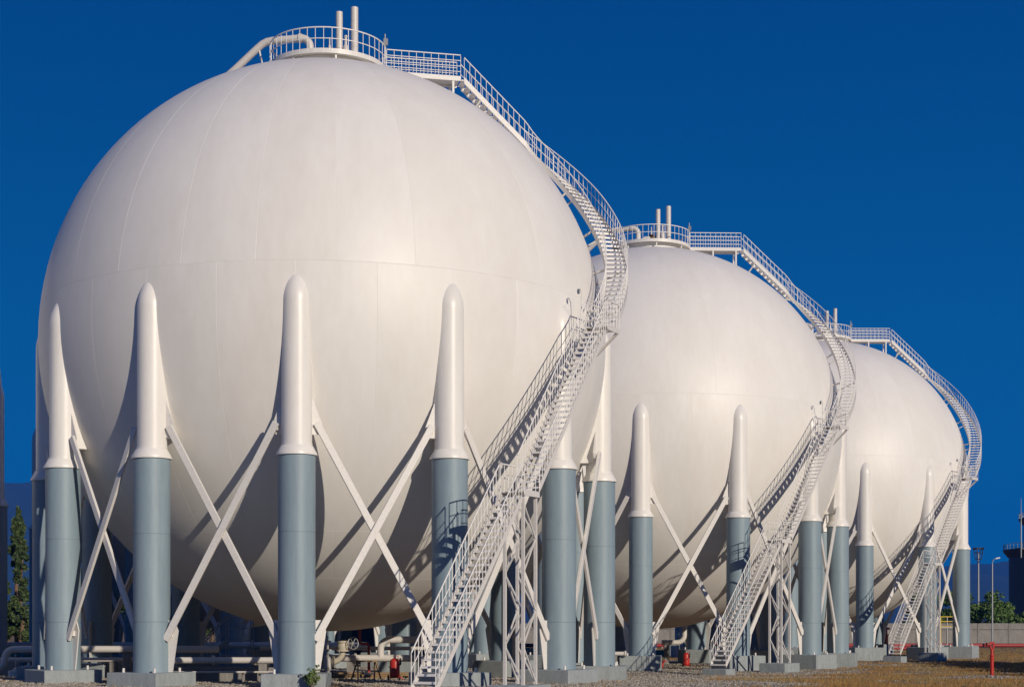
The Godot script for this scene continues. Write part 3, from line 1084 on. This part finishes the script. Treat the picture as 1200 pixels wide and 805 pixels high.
func clutter():
	# --- valve group and lines beneath the sphere at the row's end
	var t := thing("valve_manifold", "cream valve with spoked handwheel on elbow beside strainer pot", "valve", Vector3(-7.7, 0.2, -65.6))
	var b := MB.new()
	b.lathe([[0.0, -0.22], [0.1, -0.22], [0.1, 0.05], [0.13, 0.06], [0.155, 0.12], [0.155, 0.55], [0.10, 0.66], [0.06, 0.68], [0.06, 0.9], [0.17, 0.9], [0.17, 0.95], [0.05, 0.96], [0.05, 1.25], [0.16, 1.25], [0.16, 1.31], [0.03, 1.32], [0.03, 1.5], [0.0, 1.5]], 18, Vector3(0.05, 0, 0.4))
	part("strainer", b.mesh(), M.pipe, t)
	b = MB.new()
	var pts := [Vector3(-0.9, 0.42, 0.1), Vector3(0.1, 0.42, 0.1)]
	pts += elbow(Vector3(0.65, 0.42, 0.1), Vector3(-1, 0, 0), Vector3.UP, 0.45)
	pts.append(Vector3(0.65, 1.0, 0.1))
	b.tube(pts, 0.125, 16)
	for q in [Vector3(-0.35, 0.42, 0.1), Vector3(0.22, 0.42, 0.1)]:
		b.tube([q, q + Vector3(0.09, 0, 0)], 0.24, 18)
	part("elbow_pipe", b.mesh(), M.valve, t)
	b = MB.new()
	b.lathe([[0.0, 0.86], [0.27, 0.86], [0.27, 0.92], [0.2, 0.93], [0.24, 1.1], [0.2, 1.22], [0.27, 1.23], [0.27, 1.30], [0.0, 1.31]], 18, Vector3(0.65, 0, 0.1))
	b.tube([Vector3(0.65, 1.1, 0.1), Vector3(1.1, 1.2, 0.3)], 0.05, 8)
	part("valve_body", b.mesh(), M.valve, t)
	b = MB.new()
	wheel_ring(b, Vector3(1.1, 1.2, 0.3), Vector3(0.6, 0.1, 0.8).normalized(), 0.25, 0.018, 6)
	part("handwheel", b.mesh(), M.galv, t)
	var z1 := -68.2
	pipe_thing("pipeline", "fat white pipeline with upturned bend behind the handwheel valve", [Vector3(-7.9, 0.72, z1), Vector3(-2.6, 0.72, z1)], 0.15, M.pipe, [[Vector3(-6.8, 0.72, z1), Vector3(1, 0, 0)]], [Vector3(-7.0, 0.72, z1), Vector3(-3.2, 0.72, z1)])
	var u1 := [Vector3(-5.7, 0.7, z1)]
	u1 += elbow(Vector3(-5.7, 1.52, z1), Vector3.DOWN, Vector3(1, 0, 0), 0.42)
	u1.append(Vector3(-3.2, 1.52, z1))
	pipe_thing("pipe_bend", "white pipe bend rising from the fat pipeline", u1, 0.15, M.pipe)
	pipe_thing("pipeline", "slim white pipeline running behind the red riser", [Vector3(-11.2, 1.12, -70.0), Vector3(-2.0, 1.12, -70.0)], 0.085, M.pipe, [], [Vector3(-9.5, 1.12, -70.0), Vector3(-3.0, 1.12, -70.0)])
	var rr := [Vector3(-6.7, 2.6, -69.2)]
	rr += elbow(Vector3(-6.7, 1.33, -69.2), Vector3.UP, Vector3(1, 0, 0), 0.12)
	rr += elbow(Vector3(-6.3, 1.33, -69.2), Vector3(-1, 0, 0), Vector3.DOWN, 0.12)
	rr.append(Vector3(-6.3, -0.1, -69.2))
	pipe_thing("fire_riser", "thin red water pipe stepping down under the tank", rr, 0.06, M.redpipe)
	# sawhorse
	t = thing("sawhorse", "tan wooden sawhorse standing before the fat pipeline", "sawhorse", Vector3(-5.8, 0, -62.6), 0.5)
	b = MB.new()
	b.bar(Vector3(-0.45, 0.72, 0), Vector3(0.45, 0.72, 0), 0.1, 0.06, Vector3.UP)
	part("beam", b.mesh(), M.wood, t)
	for sx in [-1.0, 1.0]:
		for sz in [-1.0, 1.0]:
			b = MB.new()
			b.bar(Vector3(0.38 * sx, 0.70, 0.04 * sz), Vector3(0.5 * sx, -0.02, 0.34 * sz), 0.07, 0.035, Vector3(1, 0, 0))
			part("leg", b.mesh(), M.wood, t)
	# timber stack
	t = thing("plank_stack", "low stack of grey planks lying before the fat pipeline", "planks", Vector3(-5.9, 0, -64.2), 0.06)
	for k in 7:
		b = MB.new()
		b.box(Vector3(rng.randf_range(-0.2, 0.2), 0.05 + 0.07 * (k / 3), -0.25 + 0.25 * (k % 3)), Vector3(3.2 + rng.randf_range(-0.5, 0.3), 0.06, 0.2), Basis(Vector3.UP, rng.randf_range(-0.03, 0.03)))
		part("plank", b.mesh(), M.wood, t)
	# small bench with the red legs
	t = thing("low_stool", "small white topped stool next to the red extinguisher", "stool", Vector3(-5.5, 0, -60.8), 0.2)
	b = MB.new()
	b.box(Vector3(0, 0.28, 0), Vector3(0.42, 0.04, 0.25), Basis(), 0.005)
	part("top", b.mesh(), M.white, t)
	for sx in [-1.0, 1.0]:
		for sz in [-1.0, 1.0]:
			b = MB.new()
			b.bar(Vector3(0.17 * sx, 0.26, 0.09 * sz), Vector3(0.19 * sx, 0.0, 0.10 * sz), 0.03, 0.03, Vector3(1, 0, 0))
			part("leg", b.mesh(), M.navy if sx < 0 else M.redpipe, t)
	wheeled_extinguisher("red wheeled fire extinguisher beside the small white stool", Vector3(-4.55, 0.0, -61.0), 0.25)
	wheeled_extinguisher("red wheeled fire extinguisher under the middle tank's stair foot", Vector3(10.35, ground_y(-94.0), -93.4), -0.2)
	t = thing("red_pipe_stand", "low red pipe stand near the middle tank's extinguisher", "pipe stand", Vector3(8.95, ground_y(-94.0), -94.0))
	b = MB.new()
	b.box(Vector3(0, 0.36, 0), Vector3(0.55, 0.08, 0.12), Basis(), 0.01)
	part("crossbar", b.mesh(), M.red, t)
	b = MB.new()
	b.box(Vector3(0.05, 0.16, 0), Vector3(0.1, 0.33, 0.1))
	part("post", b.mesh(), M.red, t)
	# --- long pipelines crossing behind the legs
	pipe_thing("pipeline", "broad pipeline in shade crossing between two legs of the end tank", [Vector3(-13.9, 0.80, -60.6), Vector3(-9.0, 0.80, -60.6)], 0.125, M.pipe, [[Vector3(-11.5, 0.80, -60.6), Vector3(1, 0, 0)]], [Vector3(-13.3, 0.8, -60.6), Vector3(-9.6, 0.8, -60.6)])
	pipe_thing("pipeline", "slender low pipeline beneath the broad shaded one", [Vector3(-13.9, 0.36, -60.2), Vector3(-8.8, 0.36, -60.2)], 0.035, M.pipe, [], [Vector3(-13.2, 0.36, -60.2), Vector3(-10.5, 0.36, -60.2)])
	pipe_thing("pipeline", "white pipeline sunlit in front of the rear tank's legs", [Vector3(-40.0, 1.05, -86.5), Vector3(-8.0, 1.05, -86.5)], 0.17, M.pipe, [], [Vector3(-20.0, 1.05, -86.5), Vector3(-16.3, 1.05, -86.5), Vector3(-12.0, 1.05, -86.5)])
	b = MB.new()
	b.box(Vector3(-11.4, 0.05, -61.6), Vector3(5.2, 0.9, 0.22), Basis(), 0.01)
	var bw := part(numbered("bund_wall"), b.mesh(), M.concrete, self)
	tag(bw, "low concrete wall in shade behind the slender pipeline", "wall")
	# elbow pipes at the row's end
	var ep := [Vector3(-12.5, 1.13, -67.0)]
	ep += elbow(Vector3(-21.6, 1.13, -67.0), Vector3(1, 0, 0), Vector3.DOWN, 0.40)
	ep += elbow(Vector3(-21.6, 0.32, -67.0), Vector3.UP, Vector3(-1, 0, 0), 0.38)
	ep.append(Vector3(-30.0, 0.32, -67.0))
	pipe_thing("pipeline", "thick white pipe with double bend beside the end tank's leg", ep, 0.145, M.pipe, [[Vector3(-20.2, 1.13, -67.0), Vector3(1, 0, 0)]], [Vector3(-16.4, 1.13, -67.0), Vector3(-24.5, 0.32, -67.0)])
	pipe_thing("pipeline", "straight white pipe passing under the thick bent pipe", [Vector3(-32.0, 0.66, -67.9), Vector3(-12.5, 0.66, -67.9)], 0.10, M.pipe, [], [Vector3(-17.2, 0.66, -67.9), Vector3(-23.0, 0.66, -67.9)])
	t = thing("vent_valve", "small grey valve with slim spindle beside thick bent pipe", "valve", Vector3(-20.9, 0, -66.2))
	b = MB.new()
	b.lathe([[0.0, 0.0], [0.3, 0.0], [0.3, 0.24], [0.1, 0.27], [0.08, 0.34], [0.02, 0.35], [0.02, 0.95], [0.0, 0.95]], 14)
	part("body", b.mesh(), M.pipe, t)
	# small steel steps over the pipes
	t = thing("crossover_steps", "small grey steel steps with handrails over the pipelines", "steps", Vector3(-13.9, -0.2, -76.0))
	for s in [0.0, 0.75]:
		b = MB.new()
		b.tube([Vector3(-1.5, 0.95, s), Vector3(0.2, 2.75, s), Vector3(1.4, 2.75, s), Vector3(1.4, 0.0, s)], 0.03, 6)
		b.tube([Vector3(0.2, 2.75, s), Vector3(0.2, 0.0, s)], 0.025, 6)
		b.tube([Vector3(-0.7, 1.8, s), Vector3(-0.7, 0.0, s)], 0.025, 6)
		b.tube([Vector3(-1.0, 0.9, s), Vector3(0.2, 2.2, s), Vector3(1.4, 2.2, s)], 0.02, 6)
		part("handrail", b.mesh(), M.galv, t)
		b = MB.new()
		b.bar(Vector3(-1.3, 0.05, s), Vector3(0.2, 1.6, s), 0.16, 0.04, Vector3(0, 0, 1))
		part("stringer", b.mesh(), M.galv, t)
	for k in 7:
		b = MB.new()
		b.box(Vector3(-1.2 + 0.2 * k, 0.2 + 0.21 * k, 0.375), Vector3(0.22, 0.03, 0.72))
		part("tread", b.mesh(), M.galv, t)
	b = MB.new()
	b.box(Vector3(0.8, 1.6, 0.375), Vector3(1.2, 0.04, 0.74))
	part("deck", b.mesh(), M.galv, t)
	# pump house beyond
	t = thing("pump_house", "dark blue clad pump house with pale block pier beyond the tanks", "building", Vector3(-9.0, ground_y(-150.0), -118.0))
	b = MB.new()
	b.box(Vector3(0, 1.7, 0), Vector3(13.5, 3.8, 5.0), Basis(), 0.03)
	part("wall", b.mesh(), M.navy, t)
	b = MB.new()
	b.box(Vector3(0, 3.72, 0), Vector3(14.2, 0.22, 5.8), Basis(), 0.03)
	part("roof", b.mesh(), M.dark, t)
	for k in 5:
		for j in 7:
			b = MB.new()
			b.box(Vector3(-4.9 + 0.62 * (j % 4) + (0.31 if k % 2 else 0.0), 0.3 + 0.42 * k, 2.62), Vector3(0.6, 0.40, 0.2), Basis(), 0.015) if j < 4 else null
			if j < 4: part("block", b.mesh(), M.block, t)

	# U bend and car-blue box under the middle tank
	var uu := [Vector3(8.0, 0.9, -104.0)]
	uu = [Vector3(9.9, 1.0, -104.0)]
	uu += elbow(Vector3(11.4, 1.0, -104.0), Vector3(-1, 0, 0), Vector3.UP, 0.5)
	uu += elbow(Vector3(11.4, 2.25, -104.0), Vector3.DOWN, Vector3(-1, 0, 0), 0.3)
	uu.append(Vector3(9.5, 2.25, -104.0))
	pipe_thing("pipe_bend", "white pipe hairpin under the middle tank", uu, 0.17, M.pipe, [], [Vector3(10.2, 1.0, -104.0)])
	# white pipe lying between end and middle tank
	pipe_thing("pipeline", "white flanged pipe end between the end and middle tanks", [Vector3(5.0, 0.62, -84.6), Vector3(6.15, 0.62, -84.6)], 0.11, M.pipe, [[Vector3(6.1, 0.62, -84.6), Vector3(1, 0, 0)]], [Vector3(5.5, 0.62, -84.6)])

	# --- yard edge: wall, red main, standpipe, lamp, mast, tank
	t = thing("boundary_wall", "long pale concrete panel wall behind the red main", "wall", Vector3(0, -0.46, -192.0))
	var pan := MB.new()
	pan.box(Vector3(0, 1.02, 0), Vector3(3.58, 2.05, 0.22), Basis(), 0.02)
	var pm := pan.mesh()
	var cop := MB.new()
	cop.box(Vector3(0, 2.45, 0), Vector3(3.58, 0.76, 0.24), Basis(), 0.02)
	var cm := cop.mesh()
	var pil := MB.new()
	pil.box(Vector3(0, 1.35, 0), Vector3(0.16, 2.9, 0.34), Basis(), 0.015)
	var plm := pil.mesh()
	for i in 46:
		var x := -20.0 + 3.75 * i
		part("panel", pm, M.concrete, t, Transform3D(Basis(), Vector3(x, -0.02, rng.randf_range(-0.01, 0.01))))
		part("upper_panel", cm, M.concrete, t, Transform3D(Basis(), Vector3(x, 0, rng.randf_range(-0.01, 0.01))))
		part("pier", plm, M.concrete, t, Transform3D(Basis(), Vector3(x + 1.875, 0, 0)))
	var sup := []
	for i in 24: sup.append(Vector3(4.0 + 6.0 * i, 0.28, -178.0))
	var mainp: Node3D = pipe_thing("fire_main", "straight red water main on stubs along concrete wall", [Vector3(0, -0.14, -178.0), Vector3(140, -0.14, -178.0)], 0.22, M.redpipe)
	for i in 20:
		b = MB.new()
		b.box(Vector3(3.0 + 7.0 * i, -0.52, -178.0), Vector3(0.18, 0.5, 0.25))
		part("support", b.mesh(), M.steel, mainp)
	t = thing("standpipe", "red fire hydrant standpipe with forked head on gravel mound", "hydrant", Vector3(20.75, ground_y(-68.0), -68.0))
	b = MB.new()
	b.lathe([[0.085, -0.2], [0.085, 0.84], [0.115, 0.85], [0.115, 0.90], [0.085, 0.91], [0.085, 0.98], [0.115, 0.99], [0.115, 1.04], [0.07, 1.05], [0.06, 1.3], [0.0, 1.3]], 16)
	part("pipe", b.mesh(), M.red, t)
	b = MB.new()
	b.tube([Vector3(0, 1.2, 0), Vector3(-0.06, 1.36, 0), Vector3(-0.07, 1.55, 0)], 0.045, 10)
	b.tube([Vector3(0, 1.2, 0), Vector3(0.06, 1.36, 0), Vector3(0.07, 1.55, 0)], 0.045, 10)
	b.tube([Vector3(-0.09, 1.56, 0), Vector3(0.09, 1.56, 0)], 0.055, 10)
	part("forked_head", b.mesh(), M.red, t)
	b = MB.new()
	b.tube([Vector3(-0.05, 1.5, 0), Vector3(-0.22, 1.5, 0.05)], 0.055, 10)
	b.tube([Vector3(-0.22, 1.5, 0.05), Vector3(-0.25, 1.5, 0.06)], 0.08, 10)
	b.tube([Vector3(-0.2, 1.46, 0.05), Vector3(-0.36, 1.42, 0.05)], 0.016, 6)
	part("outlet", b.mesh(), M.redpipe, t)
	# rubble mound at its foot
	var md := MB.new()
	md.use_col = true
	var ico := [Vector3(0, 1, 0), Vector3(0.9, 0.3, 0.1), Vector3(0.2, 0.2, 0.95), Vector3(-0.85, 0.3, 0.3), Vector3(-0.3, 0.25, -0.9), Vector3(0, -0.8, 0)]
	for i in 900:
		var a := rng.randf() * TAU
		var rr2 := 1.9 * sqrt(rng.randf())
		var c := Vector3(20.2 + rr2 * sin(a) * 1.2, ground_y(-67.2) + 0.12 * maxf(0.0, 1.0 - rr2 / 1.9), -67.2 + rr2 * cos(a) * 0.6)
		var s := rng.randf_range(0.04, 0.11)
		var g := rng.randf_range(0.14, 0.42)
		md.col = Color(g, g * 0.93, g * 0.86)
		var rb := Basis.from_euler(Vector3(rng.randf() * TAU, rng.randf() * TAU, 0)) * Basis.from_scale(Vector3(s, s * 0.8, s))
		for q in [[0, 1, 2], [0, 2, 3], [0, 3, 4], [0, 4, 1], [5, 2, 1], [5, 3, 2], [5, 4, 3], [5, 1, 4]]:
			var p0: Vector3 = c + rb * ico[q[0]]
			var p1: Vector3 = c + rb * ico[q[1]]
			var p2: Vector3 = c + rb * ico[q[2]]
			md.face_n([p0, p1, p2], ((p0 + p1 + p2) / 3.0 - c).normalized())
	var mo := part(numbered("rubble_mound"), md.mesh(), M.stone, self)
	tag(mo, "small heap of broken grey rubble at the standpipe's foot", "rubble")
	mo.set_meta("kind", "stuff")
	# street lamp
	t = thing("street_lamp", "slim grey street lamp with single curved arm by concrete wall", "lamp", Vector3(54.0, ground_y(-177.0), -176.8))
	b = MB.new()
	b.lathe([[0.17, 0.0], [0.17, 0.06], [0.10, 0.07], [0.075, 9.5]], 12)
	b.tube([Vector3(0, 9.5, 0), Vector3(0.03, 9.75, 0), Vector3(0.16, 9.95, 0), Vector3(0.35, 10.08, 0)], 0.05, 8)
	part("pole", b.mesh(), M.galv, t)
	b = MB.new()
	b.box(Vector3(0.58, 10.12, 0), Vector3(0.55, 0.14, 0.26), Basis(Vector3(0, 0, 1), 0.2), 0.03)
	part("lamp_head", b.mesh(), M.lens, t)
	# floodlight mast
	t = thing("floodlight_mast", "tall floodlight mast with ring of lamps beyond the trees", "mast", Vector3(113.0, -0.46, -381.0))
	b = MB.new()
	b.lathe([[0.30, 0.0], [0.18, 20.0], [0.0, 20.1]], 12)
	part("pole", b.mesh(), M.galv, t)
	b = MB.new()
	for hh in [18.6, 20.1]:
		var pts3 := []
		for i in 17: pts3.append(pol(1.05 if hh > 19 else 0.75, TAU * i / 16.0, hh))
		b.tube(pts3, 0.07, 6)
	for i in 8: b.tube([pol(0.75, TAU * i / 8.0, 18.6), pol(1.05, TAU * i / 8.0, 20.1), pol(1.1, TAU * i / 8.0, 21.2)], 0.05, 5)
	for i in 4: b.tube([pol(0.2, TAU * i / 4.0, 17.6), pol(0.75, TAU * i / 4.0, 18.6)], 0.06, 5)
	part("lamp_basket", b.mesh(), M.dark, t)
	for i in 8:
		b = MB.new()
		b.box(pol(1.15, TAU * i / 8.0, 21.1), Vector3(0.55, 0.45, 0.35), Basis(Vector3.UP, TAU * i / 8.0), 0.04)
		part("floodlight", b.mesh(), M.dark, t)
	# dark process tank
	t = thing("process_tank", "dark tall process tank with railed galleries beyond the wall", "tank", Vector3(141.0, -0.46, -380.0))
	b = MB.new()
	b.lathe([[20.0, 0.0], [20.0, 19.0], [20.3, 19.2], [21.4, 20.6], [21.4, 20.9], [12.0, 20.9]], 72)
	part("shell", b.mesh(), M.tank, t)
	b = MB.new()
	b.lathe([[16.6, 20.8], [16.6, 27.0], [17.0, 27.2], [17.7, 28.2], [17.7, 28.5], [0.0, 28.8]], 72)
	part("upper_shell", b.mesh(), M.tank, t)
	for q in [[21.3, 20.9], [17.6, 28.5]]:
		for hh in [0.6, 1.2]:
			b = MB.new()
			var pts4 := []
			for i in 73: pts4.append(pol(q[0], TAU * i / 72.0, q[1] + hh))
			b.tube(pts4, 0.06, 5, false)
			part("handrail", b.mesh(), M.yellow if hh > 1.0 else M.steel, t)
		for i in 72:
			b = MB.new()
			var a := TAU * i / 72.0
			b.tube([pol(q[0], a, q[1]), pol(q[0], a, q[1] + 1.2)], 0.06, 5)
			part("rail_post", b.mesh(), M.steel, t)
	b = MB.new()
	b.lathe([[0.0, 0.0], [0.17, 0.0], [0.17, 8.0], [0.10, 10.0], [0.04, 14.0]], 8, Vector3(-20.9, 18.5, 9.0))
	b.tube([Vector3(-20.9, 20.6, 9.0), Vector3(-19.4, 20.6, 8.4)], 0.08, 6)
	part("antenna", b.mesh(), M.galv, t)
	# yellow railing and valves beyond the last tank
	t = thing("yellow_railing", "yellow railed steel platform behind the tank by the wall", "platform", Vector3(46.5, ground_y(-150.0), -168.0))
	for x in [-0.7, 0.0, 0.7]:
		b = MB.new()
		b.bar(Vector3(x, 0, 0), Vector3(x, 3.5, 0), 0.08, 0.08, Vector3(0, 0, 1))
		part("post", b.mesh(), M.yellow if x != 0 else M.steel, t)
	for y in [2.45, 3.0, 3.5]:
		b = MB.new()
		b.bar(Vector3(-0.75, y, 0.05), Vector3(0.75, y, 0.05), 0.09, 0.06, Vector3(0, 0, 1))
		part("rail", b.mesh(), M.yellow, t)
	b = MB.new()
	b.box(Vector3(0, 2.36, -0.5), Vector3(1.6, 0.1, 1.1))
	part("deck", b.mesh(), M.steel, t)
	t = thing("red_valve", "red handwheel valve on orange riser behind the tank by wall", "valve", Vector3(32.6, ground_y(-140.0), -137.0))
	b = MB.new()
	b.lathe([[0.16, 0.0], [0.16, 1.7], [0.24, 1.72], [0.24, 1.8], [0.1, 1.82], [0.1, 2.25], [0.0, 2.25]], 14)
	part("riser", b.mesh(), M.orange, t)
	b = MB.new()
	wheel_ring(b, Vector3(0, 2.35, 0), Vector3(0.1, 1, 0.2).normalized(), 0.3, 0.045, 4)
	b.lathe([[0.12, 2.2], [0.14, 2.4], [0.0, 2.45]], 10)
	part("handwheel", b.mesh(), M.red, t)
	pipe_thing("pipeline", "red pipeline low beneath the tank by the concrete wall", [Vector3(24, 0.0, -146.0), Vector3(40, 0.0, -146.0)], 0.16, M.redpipe, [], [Vector3(30, 0.0, -146.0), Vector3(37, 0.0, -146.0)])
	# weed on the plinth
	t = thing("weed", "small leafy green weed beside a concrete plinth of the end tank", "plant", Vector3(-6.75, 0.0, -53.0))
	var f := MB.new()
	f.use_col = true
	var stem := MB.new()
	for i in 9:
		var a := rng.randf() * TAU
		var tip := Vector3(sin(a) * 0.26, rng.randf_range(0.35, 0.85), cos(a) * 0.22)
		limbs(stem, Vector3(0, -0.05, 0), tip, 0.012, 5)
		for k in 5:
			leaf_blob(f, tip * lerpf(0.45, 1.0, k / 4.0), Vector3(0.09, 0.07, 0.09), 9, 0.055, [Color(0.07, 0.13, 0.03), Color(0.11, 0.18, 0.04), Color(0.15, 0.19, 0.045)])
	part("stem", stem.mesh(), M.bark, t)
	part("leaves", f.mesh(), M.leaf, t)

func _ready():
	rng.seed = 71
	patch.seed = 9
	patch.frequency = 0.03
	bump.seed = 4
	bump.frequency = 0.35
	bump.fractal_octaves = 3
	patch.fractal_octaves = 4
	# camera: level, lens shifted upwards so that the legs stay upright
	var cam := Camera3D.new()
	cam.name = "camera"
	cam.projection = Camera3D.PROJECTION_FRUSTUM
	cam.near = 0.5
	cam.far = 20000.0
	cam.size = 0.5 * 805.0 / 1845.4
	cam.frustum_offset = Vector2(0.0, 0.5 * (732.44 - 402.5) / 1845.4)
	cam.position = Vector3(0, EYE, 0)
	add_child(cam)
	cam.current = true
	var sky := ProceduralSkyMaterial.new()
	sky.sky_top_color = Color8(0, 42, 110)
	sky.sky_horizon_color = Color8(12, 112, 174)
	sky.sky_curve = 0.19
	sky.ground_bottom_color = Color8(90, 75, 55)
	sky.ground_horizon_color = Color8(90, 95, 100)
	sky.sun_angle_max = 1.0
	var env := Environment.new()
	env.background_mode = Environment.BG_SKY
	env.sky = Sky.new()
	env.sky.sky_material = sky
	env.tonemap_mode = Environment.TONE_MAPPER_LINEAR
	env.tonemap_exposure = 1.06
	env.fog_enabled = true
	env.fog_density = 0.00011
	env.fog_light_color = Color(0.08, 0.50, 0.95)
	env.sdfgi_enabled = true
	env.ssao_enabled = true
	env.ssil_enabled = true
	var we := WorldEnvironment.new()
	we.name = "environment"
	we.environment = env
	add_child(we)
	var sun := DirectionalLight3D.new()
	sun.name = "sun"
	sun.light_energy = 1.15
	sun.light_color = Color(1.0, 0.948, 0.872)
	sun.light_angular_distance = 0.53
	sun.shadow_enabled = true
	add_child(sun)
	var az := deg_to_rad(34.0)
	var el := deg_to_rad(19.0)
	var to_sun := Vector3(sin(az) * cos(el), sin(el), cos(az) * cos(el))
	sun.look_at_from_position(to_sun * 100.0, Vector3.ZERO)

	materials()
	terrain()
	hills()
	sphere_meshes()
	var c1 := Vector3(-7.686, 0, -65.778)
	var c2 := Vector3(8.534, 0, -96.964)
	var c3 := Vector3(25.153, 0, -128.143)
	storage_sphere("white spherical gas tank at the row's end away from the concrete wall", c1, 0.0206, 0.0)
	storage_sphere("white spherical gas tank in the middle of the front row", c2, -0.1338, -0.177)
	storage_sphere("white spherical gas tank at the row's end by the concrete wall", c3, 0.0932, -0.195)
	var stairs := build_stairway("white steel stairway winding up the tank farthest from the concrete wall", c1)
	for q in [[c2, -0.177, "white steel stairway winding up the middle tank of the front row"], [c3, -0.195, "white steel stairway winding up the tank by the concrete wall"]]:
		var o := stairs.duplicate() as Node3D
		o.name = numbered("access_stairway")
		add_child(o)
		o.position = q[0]
		o.rotation.y = q[1]
		o.set_meta("label", q[2])
	storage_sphere("white spherical gas tank in the second row, hidden behind the end tank", Vector3(-18.2, 0, -100.1), 0.2094, -0.2)
	storage_sphere("white spherical gas tank in the second row beside the pines", Vector3(-36.85, 0, -76.0), 0.29, -0.2)
	clutter()
	# trees
	for q in [["tallest pine with long bare reddish trunk beyond the tanks", -67.9, 216.0, 18.6, 0.58, 1.9], ["slender dark pine clothed low down, beside the tallest pine", -69.0, 212.0, 14.0, 0.04, 2.4], ["bushy dark pine crowding the bare trunk of the tallest pine", -66.2, 212.0, 14.5, 0.04, 2.6], ["short dark pine at the end of the pine clump", -63.0, 220.0, 11.0, 0.1, 1.9], ["tall pine hidden behind the second row tank beside the pines", -74.0, 221.0, 17.0, 0.3, 2.2]]:
		pine(q[0], Vector3(q[1], -0.46, -q[2]), q[3], q[4], q[5], "pines beyond the tanks")
	for q in [[-68.3, 213.0, 5.5, 5.0], [-63.0, 216.0, 8.0, 7.0], [-57.0, 224.0, 9.0, 8.0], [-50.0, 219.0, 8.5, 7.0], [-43.0, 226.0, 7.0, 7.0]]:
		broadleaf("round green tree in the row beyond the second row tanks", Vector3(q[0], -0.46, -q[1]), q[2], q[3], "trees beyond the second row")
	for q in [["green tree behind the wall and the yellow railed platform", 60.5, 232.0, 7.8, 8.0], ["tall green tree behind the wall, half hidden by a tank leg", 65.8, 231.0, 8.2, 7.0], ["broad green tree behind the wall at the floodlight mast", 69.6, 229.0, 7.7, 7.5], ["smaller green tree behind the wall at the street lamp", 72.6, 234.0, 5.9, 5.5], ["lowest green tree behind the wall beside the dark process tank", 75.8, 232.0, 4.9, 5.5], ["green tree behind the wall glimpsed between the tank's legs", 53.0, 236.0, 7.8, 8.0]]:
		broadleaf(q[0], Vector3(q[1], -0.46, -q[2]), q[3], q[4], "trees behind the concrete wall", 1.6, 170)
	for q in [[42.0, 53.0], [43.0, 62.0], [43.5, 71.0], [44.5, 80.0], [45.5, 89.0]]:
		broadleaf("roadside tree shading the dry grass", Vector3(q[0], 0.0, -q[1]), 10.8, 10.0, "trees by the yard", 1.0, 240, 0.42)
	scatter()
